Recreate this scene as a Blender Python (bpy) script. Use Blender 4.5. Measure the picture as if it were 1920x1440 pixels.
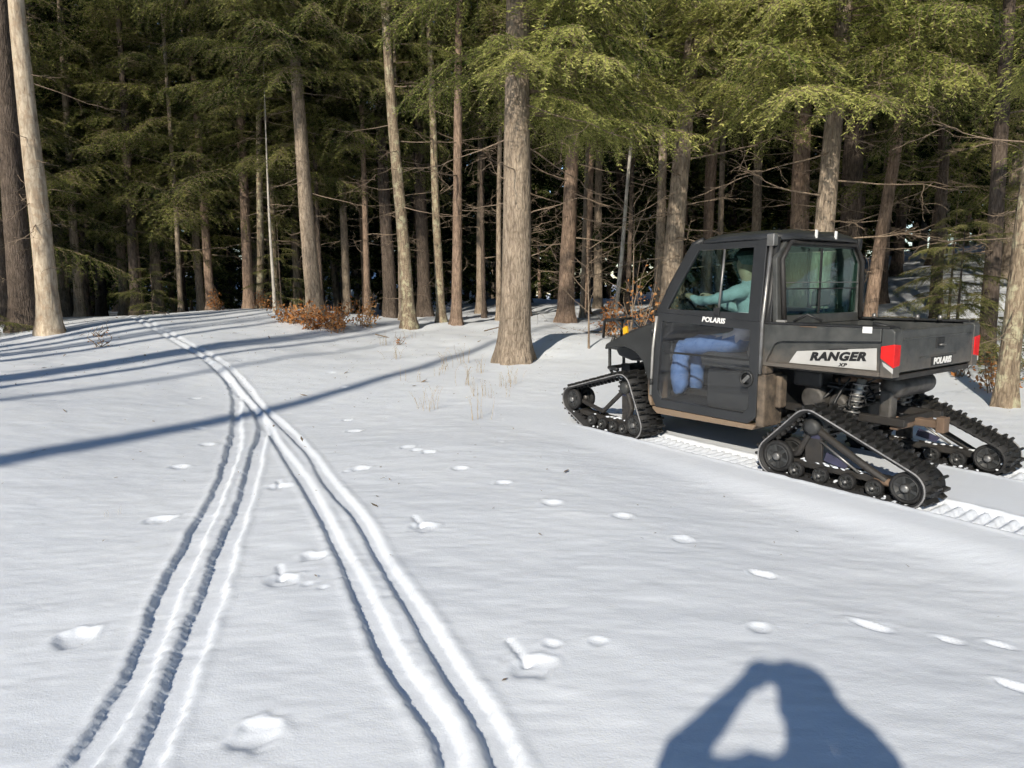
import bpy, bmesh, math, random
import numpy as np
from mathutils import Vector, Matrix, Quaternion

for o in list(bpy.data.objects):
    bpy.data.objects.remove(o, do_unlink=True)
SC = bpy.context.scene
COL = SC.collection

# ------------------------------------------------------------------ camera, sky, sun
FPX, CAM_H, PITCH, ROLL = 1248.0, 1.538, 0.14384, 0.00957
cam_data = bpy.data.cameras.new('camera')
cam_data.sensor_width = 36.0
cam_data.lens = 36.0 * FPX / 1920.0
cam_data.clip_start = 0.02
cam_data.clip_end = 2000.0
cam = bpy.data.objects.new('camera', cam_data)
COL.objects.link(cam)
fwd = Vector((0, math.cos(PITCH), -math.sin(PITCH)))
rot = fwd.to_track_quat('-Z', 'Y').to_matrix() @ Matrix.Rotation(-ROLL, 3, 'Z')
cam.matrix_world = Matrix.Translation((0, 0, CAM_H)) @ rot.to_4x4()
SC.camera = cam

SUN_AZ, SUN_EL = math.radians(22.5 + 180), math.radians(29.7)
world = bpy.data.worlds.new('World')
SC.world = world
world.use_nodes = True
wn = world.node_tree
wn.nodes.clear()
sky = wn.nodes.new('ShaderNodeTexSky')
sky.sky_type = 'NISHITA'
sky.sun_disc = False
sky.sun_elevation = SUN_EL
sky.sun_rotation = SUN_AZ
sky.air_density = 1.0
sky.dust_density = 0.0
sky.ozone_density = 2.2
bg = wn.nodes.new('ShaderNodeBackground')
bg.inputs[1].default_value = 0.105
wo = wn.nodes.new('ShaderNodeOutputWorld')
wn.links.new(sky.outputs[0], bg.inputs[0])
wn.links.new(bg.outputs[0], wo.inputs[0])

sun_data = bpy.data.lights.new('sun', 'SUN')
sun_data.energy = 4.6
sun_data.angle = math.radians(0.8)
sun_data.color = (1.0, 0.90, 0.74)
sun = bpy.data.objects.new('sun', sun_data)
COL.objects.link(sun)
ldir = Vector((-math.sin(SUN_AZ) * math.cos(SUN_EL), -math.cos(SUN_AZ) * math.cos(SUN_EL), -math.sin(SUN_EL)))
sun.rotation_euler = ldir.to_track_quat('-Z', 'Y').to_euler()
sun.location = (-10, -20, 20)

SC.view_settings.view_transform = 'Standard'
SC.view_settings.look = 'None'
SC.view_settings.gamma = 1.0
SC.view_settings.exposure = 0.22
SC.view_settings.use_curve_mapping = False
SC.cycles.max_bounces = 6
SC.cycles.diffuse_bounces = 2
SC.cycles.use_light_tree = False
SC.cycles.use_adaptive_sampling = True
SC.cycles.adaptive_threshold = 0.035
SC.cycles.adaptive_min_samples = 12
SC.cycles.use_denoising = True
SC.cycles.glossy_bounces = 2
SC.cycles.transmission_bounces = 3
SC.cycles.transparent_max_bounces = 12

# ------------------------------------------------------------------ helpers
def tag(o, label=None, cat=None, group=None, kind=None):
    if label: o['label'] = label
    if cat: o['category'] = cat
    if group: o['group'] = group
    if kind: o['kind'] = kind
    return o

def empty(name, loc=(0, 0, 0), rz=0.0, parent=None):
    o = bpy.data.objects.new(name, None)
    o.empty_display_size = 0.2
    o.location = loc
    o.rotation_euler = (0, 0, rz)
    o.parent = parent
    COL.objects.link(o)
    return o

def link(name, me, parent=None, loc=(0, 0, 0), rot=(0, 0, 0), scale=(1, 1, 1)):
    o = bpy.data.objects.new(name, me)
    o.parent = parent
    o.location = loc
    o.rotation_euler = rot
    o.scale = scale
    COL.objects.link(o)
    return o

def fast_mesh(name, V, F, mat=None, smooth=False):
    """V (n,3) array, F (m,k) int array, all faces the same size"""
    V = np.asarray(V, np.float32); F = np.asarray(F, np.int32)
    me = bpy.data.meshes.new(name)
    me.vertices.add(len(V)); me.vertices.foreach_set('co', V.ravel())
    k = F.shape[1]
    me.loops.add(F.size); me.loops.foreach_set('vertex_index', F.ravel())
    me.polygons.add(len(F)); me.polygons.foreach_set('loop_start', np.arange(0, F.size, k, dtype=np.int32))
    me.update(calc_edges=True)
    if smooth:
        me.polygons.foreach_set('use_smooth', np.ones(len(F), bool))
    if mat: me.materials.append(mat)
    return me

class MB:
    """collects boxes, tubes, prisms into one mesh"""
    def __init__(self): self.v = []; self.f = []; self.m = []; self.s = []
    def add(self, V, F, smooth=False, mi=0):
        b = len(self.v)
        self.v += [tuple(p) for p in V]
        for f in F:
            self.f.append(tuple(i + b for i in f)); self.m.append(mi); self.s.append(smooth)
        return self
    def box(self, x0, x1, y0, y1, z0, z1, mi=0):
        V = [(x0,y0,z0),(x1,y0,z0),(x1,y1,z0),(x0,y1,z0),(x0,y0,z1),(x1,y0,z1),(x1,y1,z1),(x0,y1,z1)]
        return self.add(V, [(0,3,2,1),(4,5,6,7),(0,1,5,4),(1,2,6,5),(2,3,7,6),(3,0,4,7)], mi=mi)
    def obox(self, c, ax, ay, az, mi=0):
        c = Vector(c); ax = Vector(ax); ay = Vector(ay); az = Vector(az)
        V = [c + i*ax + j*ay + k*az for k in (-1,1) for (i,j) in ((-1,-1),(1,-1),(1,1),(-1,1))]
        return self.add(V, [(0,3,2,1),(4,5,6,7),(0,1,5,4),(1,2,6,5),(2,3,7,6),(3,0,4,7)], mi=mi)
    def prism(self, pts, axis, c0, c1, mi=0):
        """pts polygon in the other two axes; axis 0/1/2"""
        def mk(a, b, c):
            if axis == 1: return (a, c, b)
            if axis == 0: return (c, a, b)
            return (a, b, c)
        n = len(pts)
        c0f = c0 if callable(c0) else (lambda a, b: c0)
        c1f = c1 if callable(c1) else (lambda a, b: c1)
        V = [mk(a, b, c0f(a, b)) for a, b in pts] + [mk(a, b, c1f(a, b)) for a, b in pts]
        F = [tuple(range(n)), tuple(range(2*n-1, n-1, -1))] + [(i, i+n, (i+1) % n + n, (i+1) % n) for i in range(n)]
        return self.add(V, F, mi=mi)
    def ring(self, outer, inner, y0, y1, mi=0):
        """frame between two outlines (x,z) with thickness along y; y0,y1 functions of z"""
        n = len(outer)
        V = []
        for yf in (y0, y1):
            V += [(a, yf(b), b) for a, b in outer]
            V += [(a, yf(b), b) for a, b in inner]
        F = []
        for i in range(n):
            j = (i+1) % n
            F.append((i, j, n+j, n+i))
            F.append((2*n+i, 3*n+i, 3*n+j, 2*n+j))
            F.append((i, 2*n+i, 2*n+j, j))
            F.append((n+i, n+j, 3*n+j, 3*n+i))
        return self.add(V, F, mi=mi)
    def tube(self, pts, r, n=8, mi=0, smooth=True, caps=True):
        pts = [Vector(p) for p in pts]
        rs = r if isinstance(r, (list, tuple)) else [r]*len(pts)
        V = []; F = []
        up = None
        for i, p in enumerate(pts):
            a = pts[max(i-1, 0)]; b = pts[min(i+1, len(pts)-1)]
            t = (b-a)
            if t.length < 1e-9: t = Vector((0,0,1))
            t.normalize()
            if up is None:
                up = Vector((0,0,1)) if abs(t.z) < 0.9 else Vector((1,0,0))
            u = t.cross(up)
            if u.length < 1e-6: u = t.orthogonal()
            u.normalize(); w = u.cross(t).normalized(); up = w
            for k in range(n):
                an = 2*math.pi*k/n
                V.append(p + (u*math.cos(an) + w*math.sin(an))*rs[i])
        for i in range(len(pts)-1):
            for k in range(n):
                a = i*n+k; b = i*n+(k+1) % n
                F.append((a, b, b+n, a+n))
        if caps:
            F.append(tuple(range(n-1, -1, -1)))
            F.append(tuple(range((len(pts)-1)*n, len(pts)*n)))
        return self.add(V, F, smooth=smooth, mi=mi)
    def lathe(self, prof, origin, axis, n=20, mi=0, smooth=True):
        """prof: list of (radius, along axis)"""
        axis = Vector(axis).normalized(); u = axis.orthogonal().normalized(); w = axis.cross(u)
        o = Vector(origin); V = []; F = []
        for (r, h) in prof:
            for k in range(n):
                a = 2*math.pi*k/n
                V.append(o + axis*h + (u*math.cos(a) + w*math.sin(a))*max(r, 1e-4))
        for i in range(len(prof)-1):
            for k in range(n):
                a = i*n+k; b = i*n+(k+1) % n
                F.append((a, b, b+n, a+n))
        F.append(tuple(range(n-1, -1, -1))); F.append(tuple(range((len(prof)-1)*n, len(prof)*n)))
        return self.add(V, F, smooth=smooth, mi=mi)
    def build(self, name, mats, parent=None, bevel=0.0, seg=2, loc=(0,0,0), rot=(0,0,0)):
        me = bpy.data.meshes.new(name)
        me.from_pydata(self.v, [], self.f)
        if not isinstance(mats, (list, tuple)): mats = [mats]
        for m in mats: me.materials.append(m)
        me.polygons.foreach_set('material_index', self.m)
        me.polygons.foreach_set('use_smooth', self.s)
        bm = bmesh.new(); bm.from_mesh(me)
        bmesh.ops.recalc_face_normals(bm, faces=bm.faces)
        bm.to_mesh(me); bm.free()
        me.update()
        o = link(name, me, parent, loc, rot)
        if bevel > 0:
            b = o.modifiers.new('bevel', 'BEVEL'); b.width = bevel; b.segments = seg
            b.limit_method = 'ANGLE'; b.angle_limit = math.radians(35); b.harden_normals = False
        return o

# ------------------------------------------------------------------ materials
def new_mat(name):
    m = bpy.data.materials.new(name); m.use_nodes = True
    nt = m.node_tree; nt.nodes.clear()
    out = nt.nodes.new('ShaderNodeOutputMaterial')
    return m, nt, out

def nd(nt, typ, **kw):
    n = nt.nodes.new(typ)
    for k, v in kw.items(): setattr(n, k, v)
    return n

def ramp(nt, fac, stops):
    r = nd(nt, 'ShaderNodeValToRGB')
    while len(r.color_ramp.elements) > 1: r.color_ramp.elements.remove(r.color_ramp.elements[-1])
    r.color_ramp.elements[0].position = stops[0][0]; r.color_ramp.elements[0].color = (*stops[0][1], 1)
    for p, c in stops[1:]:
        e = r.color_ramp.elements.new(p); e.color = (*c, 1)
    nt.links.new(fac, r.inputs[0])
    return r.outputs[0]

def coords(nt, scale=(1,1,1), which='Object'):
    tc = nd(nt, 'ShaderNodeTexCoord'); mp = nd(nt, 'ShaderNodeMapping')
    mp.inputs['Scale'].default_value = scale
    nt.links.new(tc.outputs[which], mp.inputs[0])
    return mp.outputs[0]

def noise(nt, vec, scale, detail=4, rough=0.55):
    n = nd(nt, 'ShaderNodeTexNoise'); n.inputs['Scale'].default_value = scale
    n.inputs['Detail'].default_value = detail; n.inputs['Roughness'].default_value = rough
    nt.links.new(vec, n.inputs['Vector'])
    return n.outputs['Fac']

def bump(nt, h, strength, dist=0.02, normal=None):
    b = nd(nt, 'ShaderNodeBump'); b.inputs['Strength'].default_value = strength; b.inputs['Distance'].default_value = dist
    nt.links.new(h, b.inputs['Height'])
    if normal: nt.links.new(normal, b.inputs['Normal'])
    return b.outputs[0]

def simple(name, c1, c2=None, rough=0.5, metal=0.0, scale=8.0, bstr=0.15, bscale=60.0, spec=0.5, stretch=(1,1,1), mud=None):
    m, nt, out = new_mat(name)
    c2 = c2 or tuple(x*0.75 for x in c1)
    p = nd(nt, 'ShaderNodeBsdfPrincipled')
    v = coords(nt, stretch)
    col = ramp(nt, noise(nt, v, scale, 5), [(0.3, c2), (0.7, c1)])
    if mud:
        (mc, zlo, zhi) = mud
        tc = nd(nt, 'ShaderNodeTexCoord'); sx = nd(nt, 'ShaderNodeSeparateXYZ')
        nt.links.new(tc.outputs['Object'], sx.inputs[0])
        mr = nd(nt, 'ShaderNodeMapRange'); mr.inputs['From Min'].default_value = zlo; mr.inputs['From Max'].default_value = zhi
        mr.inputs['To Min'].default_value = 0.62; mr.inputs['To Max'].default_value = -0.32
        nt.links.new(sx.outputs['Z'], mr.inputs['Value'])
        ad = nd(nt, 'ShaderNodeMath', operation='ADD')
        nt.links.new(mr.outputs[0], ad.inputs[0]); nt.links.new(noise(nt, v, 7.0, 6, 0.65), ad.inputs[1])
        st = nd(nt, 'ShaderNodeMapRange'); st.inputs['From Min'].default_value = 0.5; st.inputs['From Max'].default_value = 0.95
        nt.links.new(ad.outputs[0], st.inputs['Value'])
        mx = nd(nt, 'ShaderNodeMix', data_type='RGBA')
        nt.links.new(st.outputs[0], mx.inputs['Factor']); nt.links.new(col, mx.inputs[6]); mx.inputs[7].default_value = (*mc, 1)
        col = mx.outputs[2]
    nt.links.new(col, p.inputs['Base Color'])
    rr = nd(nt, 'ShaderNodeMapRange'); rr.inputs['To Min'].default_value = max(rough-0.12, 0.02); rr.inputs['To Max'].default_value = min(rough+0.15, 1)
    nt.links.new(noise(nt, v, scale*3, 3), rr.inputs['Value']); nt.links.new(rr.outputs[0], p.inputs['Roughness'])
    p.inputs['Metallic'].default_value = metal
    p.inputs['Specular IOR Level'].default_value = spec
    if bstr > 0:
        nt.links.new(bump(nt, noise(nt, v, bscale, 3), bstr, 0.004), p.inputs['Normal'])
    nt.links.new(p.outputs[0], out.inputs[0])
    return m

def glass(name, tint, ior=1.45, rough=0.02, dust=0.0):
    """thin tinted pane: see-through, with a Fresnel sheen"""
    m, nt, out = new_mat(name)
    t = nd(nt, 'ShaderNodeBsdfTransparent'); t.inputs[0].default_value = (*tint, 1)
    g = nd(nt, 'ShaderNodeBsdfGlossy'); g.inputs['Roughness'].default_value = rough
    ge = nd(nt, 'ShaderNodeNewGeometry'); dt = nd(nt, 'ShaderNodeVectorMath', operation='DOT_PRODUCT')
    nt.links.new(ge.outputs['Normal'], dt.inputs[0]); nt.links.new(ge.outputs['Incoming'], dt.inputs[1])
    ab = nd(nt, 'ShaderNodeMath', operation='ABSOLUTE'); nt.links.new(dt.outputs['Value'], ab.inputs[0])
    om = nd(nt, 'ShaderNodeMath', operation='SUBTRACT'); om.inputs[0].default_value = 1.0; nt.links.new(ab.outputs[0], om.inputs[1])
    pw = nd(nt, 'ShaderNodeMath', operation='POWER'); pw.inputs[1].default_value = 5.0; nt.links.new(om.outputs[0], pw.inputs[0])
    f = nd(nt, 'ShaderNodeMath', operation='MULTIPLY_ADD'); r0 = ((ior-1)/(ior+1))**2
    f.inputs[1].default_value = 1-r0; f.inputs[2].default_value = r0; nt.links.new(pw.outputs[0], f.inputs[0])
    nt.links.new(bump(nt, noise(nt, coords(nt), 3.0, 2), 0.03, 0.02), g.inputs['Normal'])
    mx = nd(nt, 'ShaderNodeMixShader')
    nt.links.new(f.outputs[0], mx.inputs[0]); nt.links.new(t.outputs[0], mx.inputs[1]); nt.links.new(g.outputs[0], mx.inputs[2])
    last = mx.outputs[0]
    if dust > 0:
        df = nd(nt, 'ShaderNodeBsdfDiffuse'); df.inputs[0].default_value = (0.30, 0.285, 0.265, 1)  # grey diffuse mixed in: scuffs plus a painted reflection haze
        m2 = nd(nt, 'ShaderNodeMixShader'); mr = nd(nt, 'ShaderNodeMapRange'); mr.inputs['To Min'].default_value = dust*.5; mr.inputs['To Max'].default_value = dust*1.7
        nt.links.new(noise(nt, coords(nt, (1.5, 1, .6)), 4.0, 5, .65), mr.inputs['Value']); nt.links.new(mr.outputs[0], m2.inputs[0])
        nt.links.new(last, m2.inputs[1]); nt.links.new(df.outputs[0], m2.inputs[2]); last = m2.outputs[0]
    nt.links.new(last, out.inputs[0])
    return m

def bark(name, c_hi, c_mid, c_lo, lichen=None, bs=1.0, vscale=7.0):
    m, nt, out = new_mat(name)
    p = nd(nt, 'ShaderNodeBsdfPrincipled'); p.inputs['Roughness'].default_value = 0.9; p.inputs['Specular IOR Level'].default_value = 0.15
    v = coords(nt, (1, 1, 0.22)); v1 = coords(nt)
    n1 = noise(nt, v, vscale*3, 6, 0.65); n2 = noise(nt, v1, 1.7, 4, 0.6)
    vo = nd(nt, 'ShaderNodeTexVoronoi', feature='DISTANCE_TO_EDGE'); vo.inputs['Scale'].default_value = vscale*3.2
    nt.links.new(v, vo.inputs['Vector'])
    c = ramp(nt, n1, [(0.28, c_lo), (0.5, c_mid), (0.72, c_hi)])
    mx = nd(nt, 'ShaderNodeMix', data_type='RGBA', blend_type='MULTIPLY'); mx.inputs['Factor'].default_value = 0.75
    nt.links.new(c, mx.inputs[6]); nt.links.new(ramp(nt, n2, [(0.3, (0.62, 0.6, 0.58)), (0.68, (1.15, 1.12, 1.08))]), mx.inputs[7])
    col = mx.outputs[2]
    mk = nd(nt, 'ShaderNodeMix', data_type='RGBA', blend_type='MULTIPLY'); mk.inputs['Factor'].default_value = 0.5*bs
    nt.links.new(col, mk.inputs[6]); nt.links.new(ramp(nt, vo.outputs['Distance'], [(0.0, (0.35, 0.32, 0.3)), (0.12, (1, 1, 1))]), mk.inputs[7])
    col = mk.outputs[2]
    if lichen:
        ml = nd(nt, 'ShaderNodeMix', data_type='RGBA')
        nt.links.new(ramp(nt, noise(nt, v1, 5.5, 5, 0.7), [(0.5, (0, 0, 0)), (0.62, (0.8, 0.8, 0.8))]), ml.inputs['Factor'])
        nt.links.new(col, ml.inputs[6]); ml.inputs[7].default_value = (*lichen, 1)
        col = ml.outputs[2]
    nt.links.new(col, p.inputs['Base Color'])
    hm = nd(nt, 'ShaderNodeMath', operation='ADD')
    nt.links.new(n1, hm.inputs[0]); nt.links.new(vo.outputs['Distance'], hm.inputs[1])
    nt.links.new(bump(nt, hm.outputs[0], 0.8*bs, 0.03), p.inputs['Normal'])
    nt.links.new(p.outputs[0], out.inputs[0])
    return m

def leafy(name, dark, mid, light, trans=0.3, rnd=0.35):
    m, nt, out = new_mat(name)
    oi = nd(nt, 'ShaderNodeObjectInfo'); ge = nd(nt, 'ShaderNodeNewGeometry')
    n1 = noise(nt, coords(nt), 2.2, 0)
    a = nd(nt, 'ShaderNodeMath', operation='MULTIPLY_ADD'); a.inputs[1].default_value = rnd; a.inputs[2].default_value = -rnd/2
    nt.links.new(oi.outputs['Random'], a.inputs[0])
    b = nd(nt, 'ShaderNodeMath', operation='MULTIPLY_ADD'); b.inputs[1].default_value = 0.45; 
    nt.links.new(ge.outputs['Random Per Island'], b.inputs[0]); nt.links.new(a.outputs[0], b.inputs[2])
    s = nd(nt, 'ShaderNodeMath', operation='MULTIPLY_ADD'); s.inputs[1].default_value = 0.6
    nt.links.new(n1, s.inputs[0]); nt.links.new(b.outputs[0], s.inputs[2])
    c = ramp(nt, s.outputs[0], [(0.2, dark), (0.52, mid), (0.85, light)])
    d = nd(nt, 'ShaderNodeBsdfDiffuse'); t = nd(nt, 'ShaderNodeBsdfTranslucent')
    nt.links.new(c, d.inputs[0]); nt.links.new(c, t.inputs[0])
    mx = nd(nt, 'ShaderNodeMixShader'); mx.inputs[0].default_value = trans
    nt.links.new(d.outputs[0], mx.inputs[1]); nt.links.new(t.outputs[0], mx.inputs[2])
    nt.links.new(mx.outputs[0], out.inputs[0])
    return m

def snow_material():
    m, nt, out = new_mat('snow')
    p = nd(nt, 'ShaderNodeBsdfPrincipled')
    p.inputs['Roughness'].default_value = 0.55; p.inputs['Specular IOR Level'].default_value = 0.25
    v = coords(nt); vs = coords(nt, (0.7, 1.35, 1))
    col = ramp(nt, noise(nt, v, 0.7, 2), [(0.3, (0.69, 0.74, 0.82)), (0.7, (0.755, 0.80, 0.87))])
    nt.links.new(col, p.inputs['Base Color'])
    h1 = nd(nt, 'ShaderNodeMath', operation='MULTIPLY_ADD'); h1.inputs[1].default_value = 0.0016
    h2 = nd(nt, 'ShaderNodeMath', operation='MULTIPLY_ADD'); h2.inputs[1].default_value = 0.0008; h2.inputs[2].default_value = 0.0
    nt.links.new(noise(nt, v, 130.0, 1, 0.5), h2.inputs[0])
    nt.links.new(noise(nt, vs, 26.0, 3, 0.62), h1.inputs[0]); nt.links.new(h2.outputs[0], h1.inputs[2])
    b3 = bump(nt, h1.outputs[0], 1.0, 1.0)
    nt.links.new(b3, p.inputs['Normal'])
    nt.links.new(p.outputs[0], out.inputs[0])
    return m

M = {}
M['snow'] = snow_material()
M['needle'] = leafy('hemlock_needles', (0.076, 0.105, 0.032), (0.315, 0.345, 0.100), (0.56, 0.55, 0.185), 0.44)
M['needle_dull'] = leafy('hemlock_needles_shaded', (0.026, 0.040, 0.014), (0.115, 0.134, 0.042), (0.275, 0.275, 0.090), 0.34)  # darker copy of the needles, weaker light put into the colour
M['needle_dark'] = leafy('spruce_needles_dark', (0.009, 0.017, 0.008), (0.026, 0.040, 0.016), (0.062, 0.074, 0.028), 0.22)  # darkest needle copy, gloom of the deep woods put into its colour
M['beech_leaf'] = leafy('dry_beech_leaves', (0.22, 0.085, 0.030), (0.46, 0.21, 0.080), (0.64, 0.39, 0.19), 0.38)
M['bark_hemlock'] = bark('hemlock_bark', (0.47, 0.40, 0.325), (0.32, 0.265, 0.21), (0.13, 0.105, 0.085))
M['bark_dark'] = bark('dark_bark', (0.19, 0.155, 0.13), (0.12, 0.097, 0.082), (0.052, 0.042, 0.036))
M['bark_bare'] = bark('weathered_bare_wood', (0.68, 0.60, 0.48), (0.54, 0.46, 0.36), (0.22, 0.165, 0.12), lichen=(0.36, 0.27, 0.19), bs=0.55, vscale=4)
M['bark_lichen'] = bark('lichen_bark', (0.42, 0.35, 0.26), (0.28, 0.225, 0.165), (0.12, 0.096, 0.075), lichen=(0.46, 0.44, 0.30))
M['bark_red'] = bark('reddish_bark', (0.40, 0.30, 0.235), (0.27, 0.20, 0.155), (0.11, 0.083, 0.068))
M['bark_birch'] = bark('pale_birch_bark', (0.62, 0.60, 0.56), (0.46, 0.44, 0.40), (0.20, 0.18, 0.16), bs=0.4)
M['twig'] = bark('dead_twig_bark', (0.36, 0.29, 0.22), (0.24, 0.19, 0.145), (0.12, 0.09, 0.07), bs=0.4)
M['straw'] = simple('dry_straw', (0.40, 0.31, 0.19), (0.26, 0.2, 0.12), rough=0.8, bstr=0)

# ------------------------------------------------------------------ lie of the land
def sst(a,b,x):
    t=np.clip((x-a)/(b-a),0,1);return t*t*(3-2*t)
def softp(t,k=1.5): return np.log1p(np.exp(np.clip(t*k,-40,40)))/k
def terrain(x,y):
    x=np.asarray(x,float);y=np.asarray(y,float)
    z=.26*sst(-2.4,-7.0,x)*sst(1.5,6,y)
    z=z+.045*softp(y-9.5)-.11*(softp(y-21.5,1.)-softp(y-36,.5))*sst(-1.5,-5.5,x)-.03*softp(y-27,.6)*sst(-5.5,-1.5,x)
    z=z+.15*softp(x-7.5,1.2)*sst(8,17,y)
    z=z+.22*np.exp(-(((x-1.3)/1.3)**2+((y-14.6)/1.5)**2))
    z=z+.16*np.exp(-(((x+10.)/1.8)**2+((y-16.5)/2.0)**2))
    z=z+.025*np.sin(x*.9+y*.35+1)*np.sin(y*.55-x*.2)+.03*np.sin(x*.31-1)*np.sin(y*.27+.5)*sst(3,9,y)
    z=z+.20*np.exp(-(((x+7.5)/4.5)**2+((y-20.5)/3.2)**2))+.05*np.sin(x*.55+.4)*np.exp(-((y-18.5)/5)**2)*sst(-1,-5,x)
    d=(x+.4)*.943+(y-7.2)*.334   # bank shaped to mimic a soft shade edge toward the lower right
    z=z+.085*(1-sst(-.45,1.5,d))*sst(8.6,6.0,y)*sst(-3,-.5,x)
    return z

# ------------------------------------------------------------------ snow-covered ground
VEH = (2.9577, 5.5461, math.radians(124.637))

SKI = {
 'p1L': [(-1.0,-9),(-1.15,-3),(-1.28,1.2),(-1.37,1.88),(-1.45,2.35),(-1.75,3.25),(-2.24,4.87),(-2.54,5.78),(-2.97,6.99),(-3.4,8.06),(-3.92,9.33),(-4.6,10.6),(-5.3,11.7)],
 'p1R': [(-.75,-9),(-.9,-3),(-1.03,1.2),(-1.15,1.88),(-1.30,2.45),(-1.46,3.01),(-1.68,3.72),(-1.99,4.81),(-2.49,6.32),(-2.8,7.31),(-3.09,8.0),(-3.31,8.5)],
 'p2L': [(1.6,-9),(.62,-2),(-0.07,1.2),(-0.2,1.88),(-0.33,2.15),(-0.5,2.47),(-0.74,3.03),(-1.04,3.72),(-1.66,5.11),(-2.47,6.8),(-2.85,7.59),(-3.23,8.3),(-3.86,9.35),(-4.6,10.53),(-5.12,11.33),(-5.93,12.48),(-6.95,13.85),(-8.17,15.44),(-9.03,16.35),(-9.86,17.49),(-11.7,20.33),(-13.5,24)],
 'p2R': [(1.85,-9),(.84,-2),(0.12,1.2),(-0.04,1.88),(-0.26,2.39),(-0.46,2.85),(-0.68,3.34),(-0.98,4.08),(-1.4,4.95),(-1.97,6.24),(-2.6,7.49),(-3.29,8.65),(-4.05,10.0),(-4.75,11.15),(-5.5,12.2),(-6.6,13.65),(-7.8,15.25),(-8.75,16.3),(-9.6,17.5),(-11.4,20.4),(-13.2,24)],
}
FOOT = [(0.06,2.35,.075,1),(-1.93,2.73,.08,0),(-0.84,1.98,.07,0),(-1.17,3.18,.075,1),(-1.1,3.48,.06,0),(-0.93,3.07,.03,0),(-1.02,3.12,.025,0),(-2.39,4.32,.07,0),(-1.8,4.97,.08,1),
        (-1.29,5.39,.07,0),(-1.36,5.33,.04,0),(-0.55,3.88,.075,1),(-1.0,6.14,.06,0),(-0.77,5.9,.06,0),(-0.9,6.0,.05,0),(-0.43,5.29,.06,0),(-0.07,4.87,.055,0),(0.26,4.36,.06,0),
        (0.7,4.12,.06,0),(1.0,3.75,.055,0),(1.3,3.27,.06,2),(1.57,2.74,.06,2),(1.86,2.66,.045,2),(2.07,2.64,.045,2),(1.88,2.3,.055,2),(0.15,2.51,.035,0),(0.34,2.53,.03,0),
        (1.05,2.67,.045,0),(-2.94,5.72,.07,0),(-3.1,6.6,.06,0),(-3.5,7.3,.06,0),(-3.3,8.4,.06,0),(-4.3,8.9,.06,0),(-2.0,7.9,.06,0),(-1.75,7.2,.07,0),(-4.9,12.0,.08,0),(-2.6,10.2,.07,0),(-3.1,11.3,.07,0),
        (0.55,7.3,.05,0),(-3.45,3.9,.05,0),(-0.12,6.3,.03,0)]

def catmull(pts, step=0.05):
    P = np.array(pts, float); P = np.vstack([2*P[0]-P[1], P, 2*P[-1]-P[-2]])
    out = []
    for i in range(1, len(P)-2):
        n = max(2, int(np.linalg.norm(P[i+1]-P[i])/step)); t = np.linspace(0, 1, n, endpoint=False)[:, None]
        out.append(0.5*((2*P[i]) + (-P[i-1]+P[i+1])*t + (2*P[i-1]-5*P[i]+4*P[i+1]-P[i+2])*t*t + (-P[i-1]+3*P[i]-3*P[i+1]+P[i+2])*t**3))
    return np.vstack(out)

def hnoise(x, y, s, seed):
    """cheap value noise"""
    x = x*s + seed*13.7; y = y*s + seed*7.3
    xi = np.floor(x); yi = np.floor(y); fx = x-xi; fy = y-yi
    fx = fx*fx*(3-2*fx); fy = fy*fy*(3-2*fy)
    def h(a, b):
        v = np.sin(a*127.1+b*311.7+seed*17.0)*43758.5453
        return v-np.floor(v)
    return (h(xi,yi)*(1-fx)+h(xi+1,yi)*fx)*(1-fy)+(h(xi,yi+1)*(1-fx)+h(xi+1,yi+1)*fx)*fy-0.5

def grow(start, d0, rate, end, sign):
    out = []; x = start; d = d0
    while abs(x-start) < end:
        x += sign*d; d *= rate; out.append(x)
    return out

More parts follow.
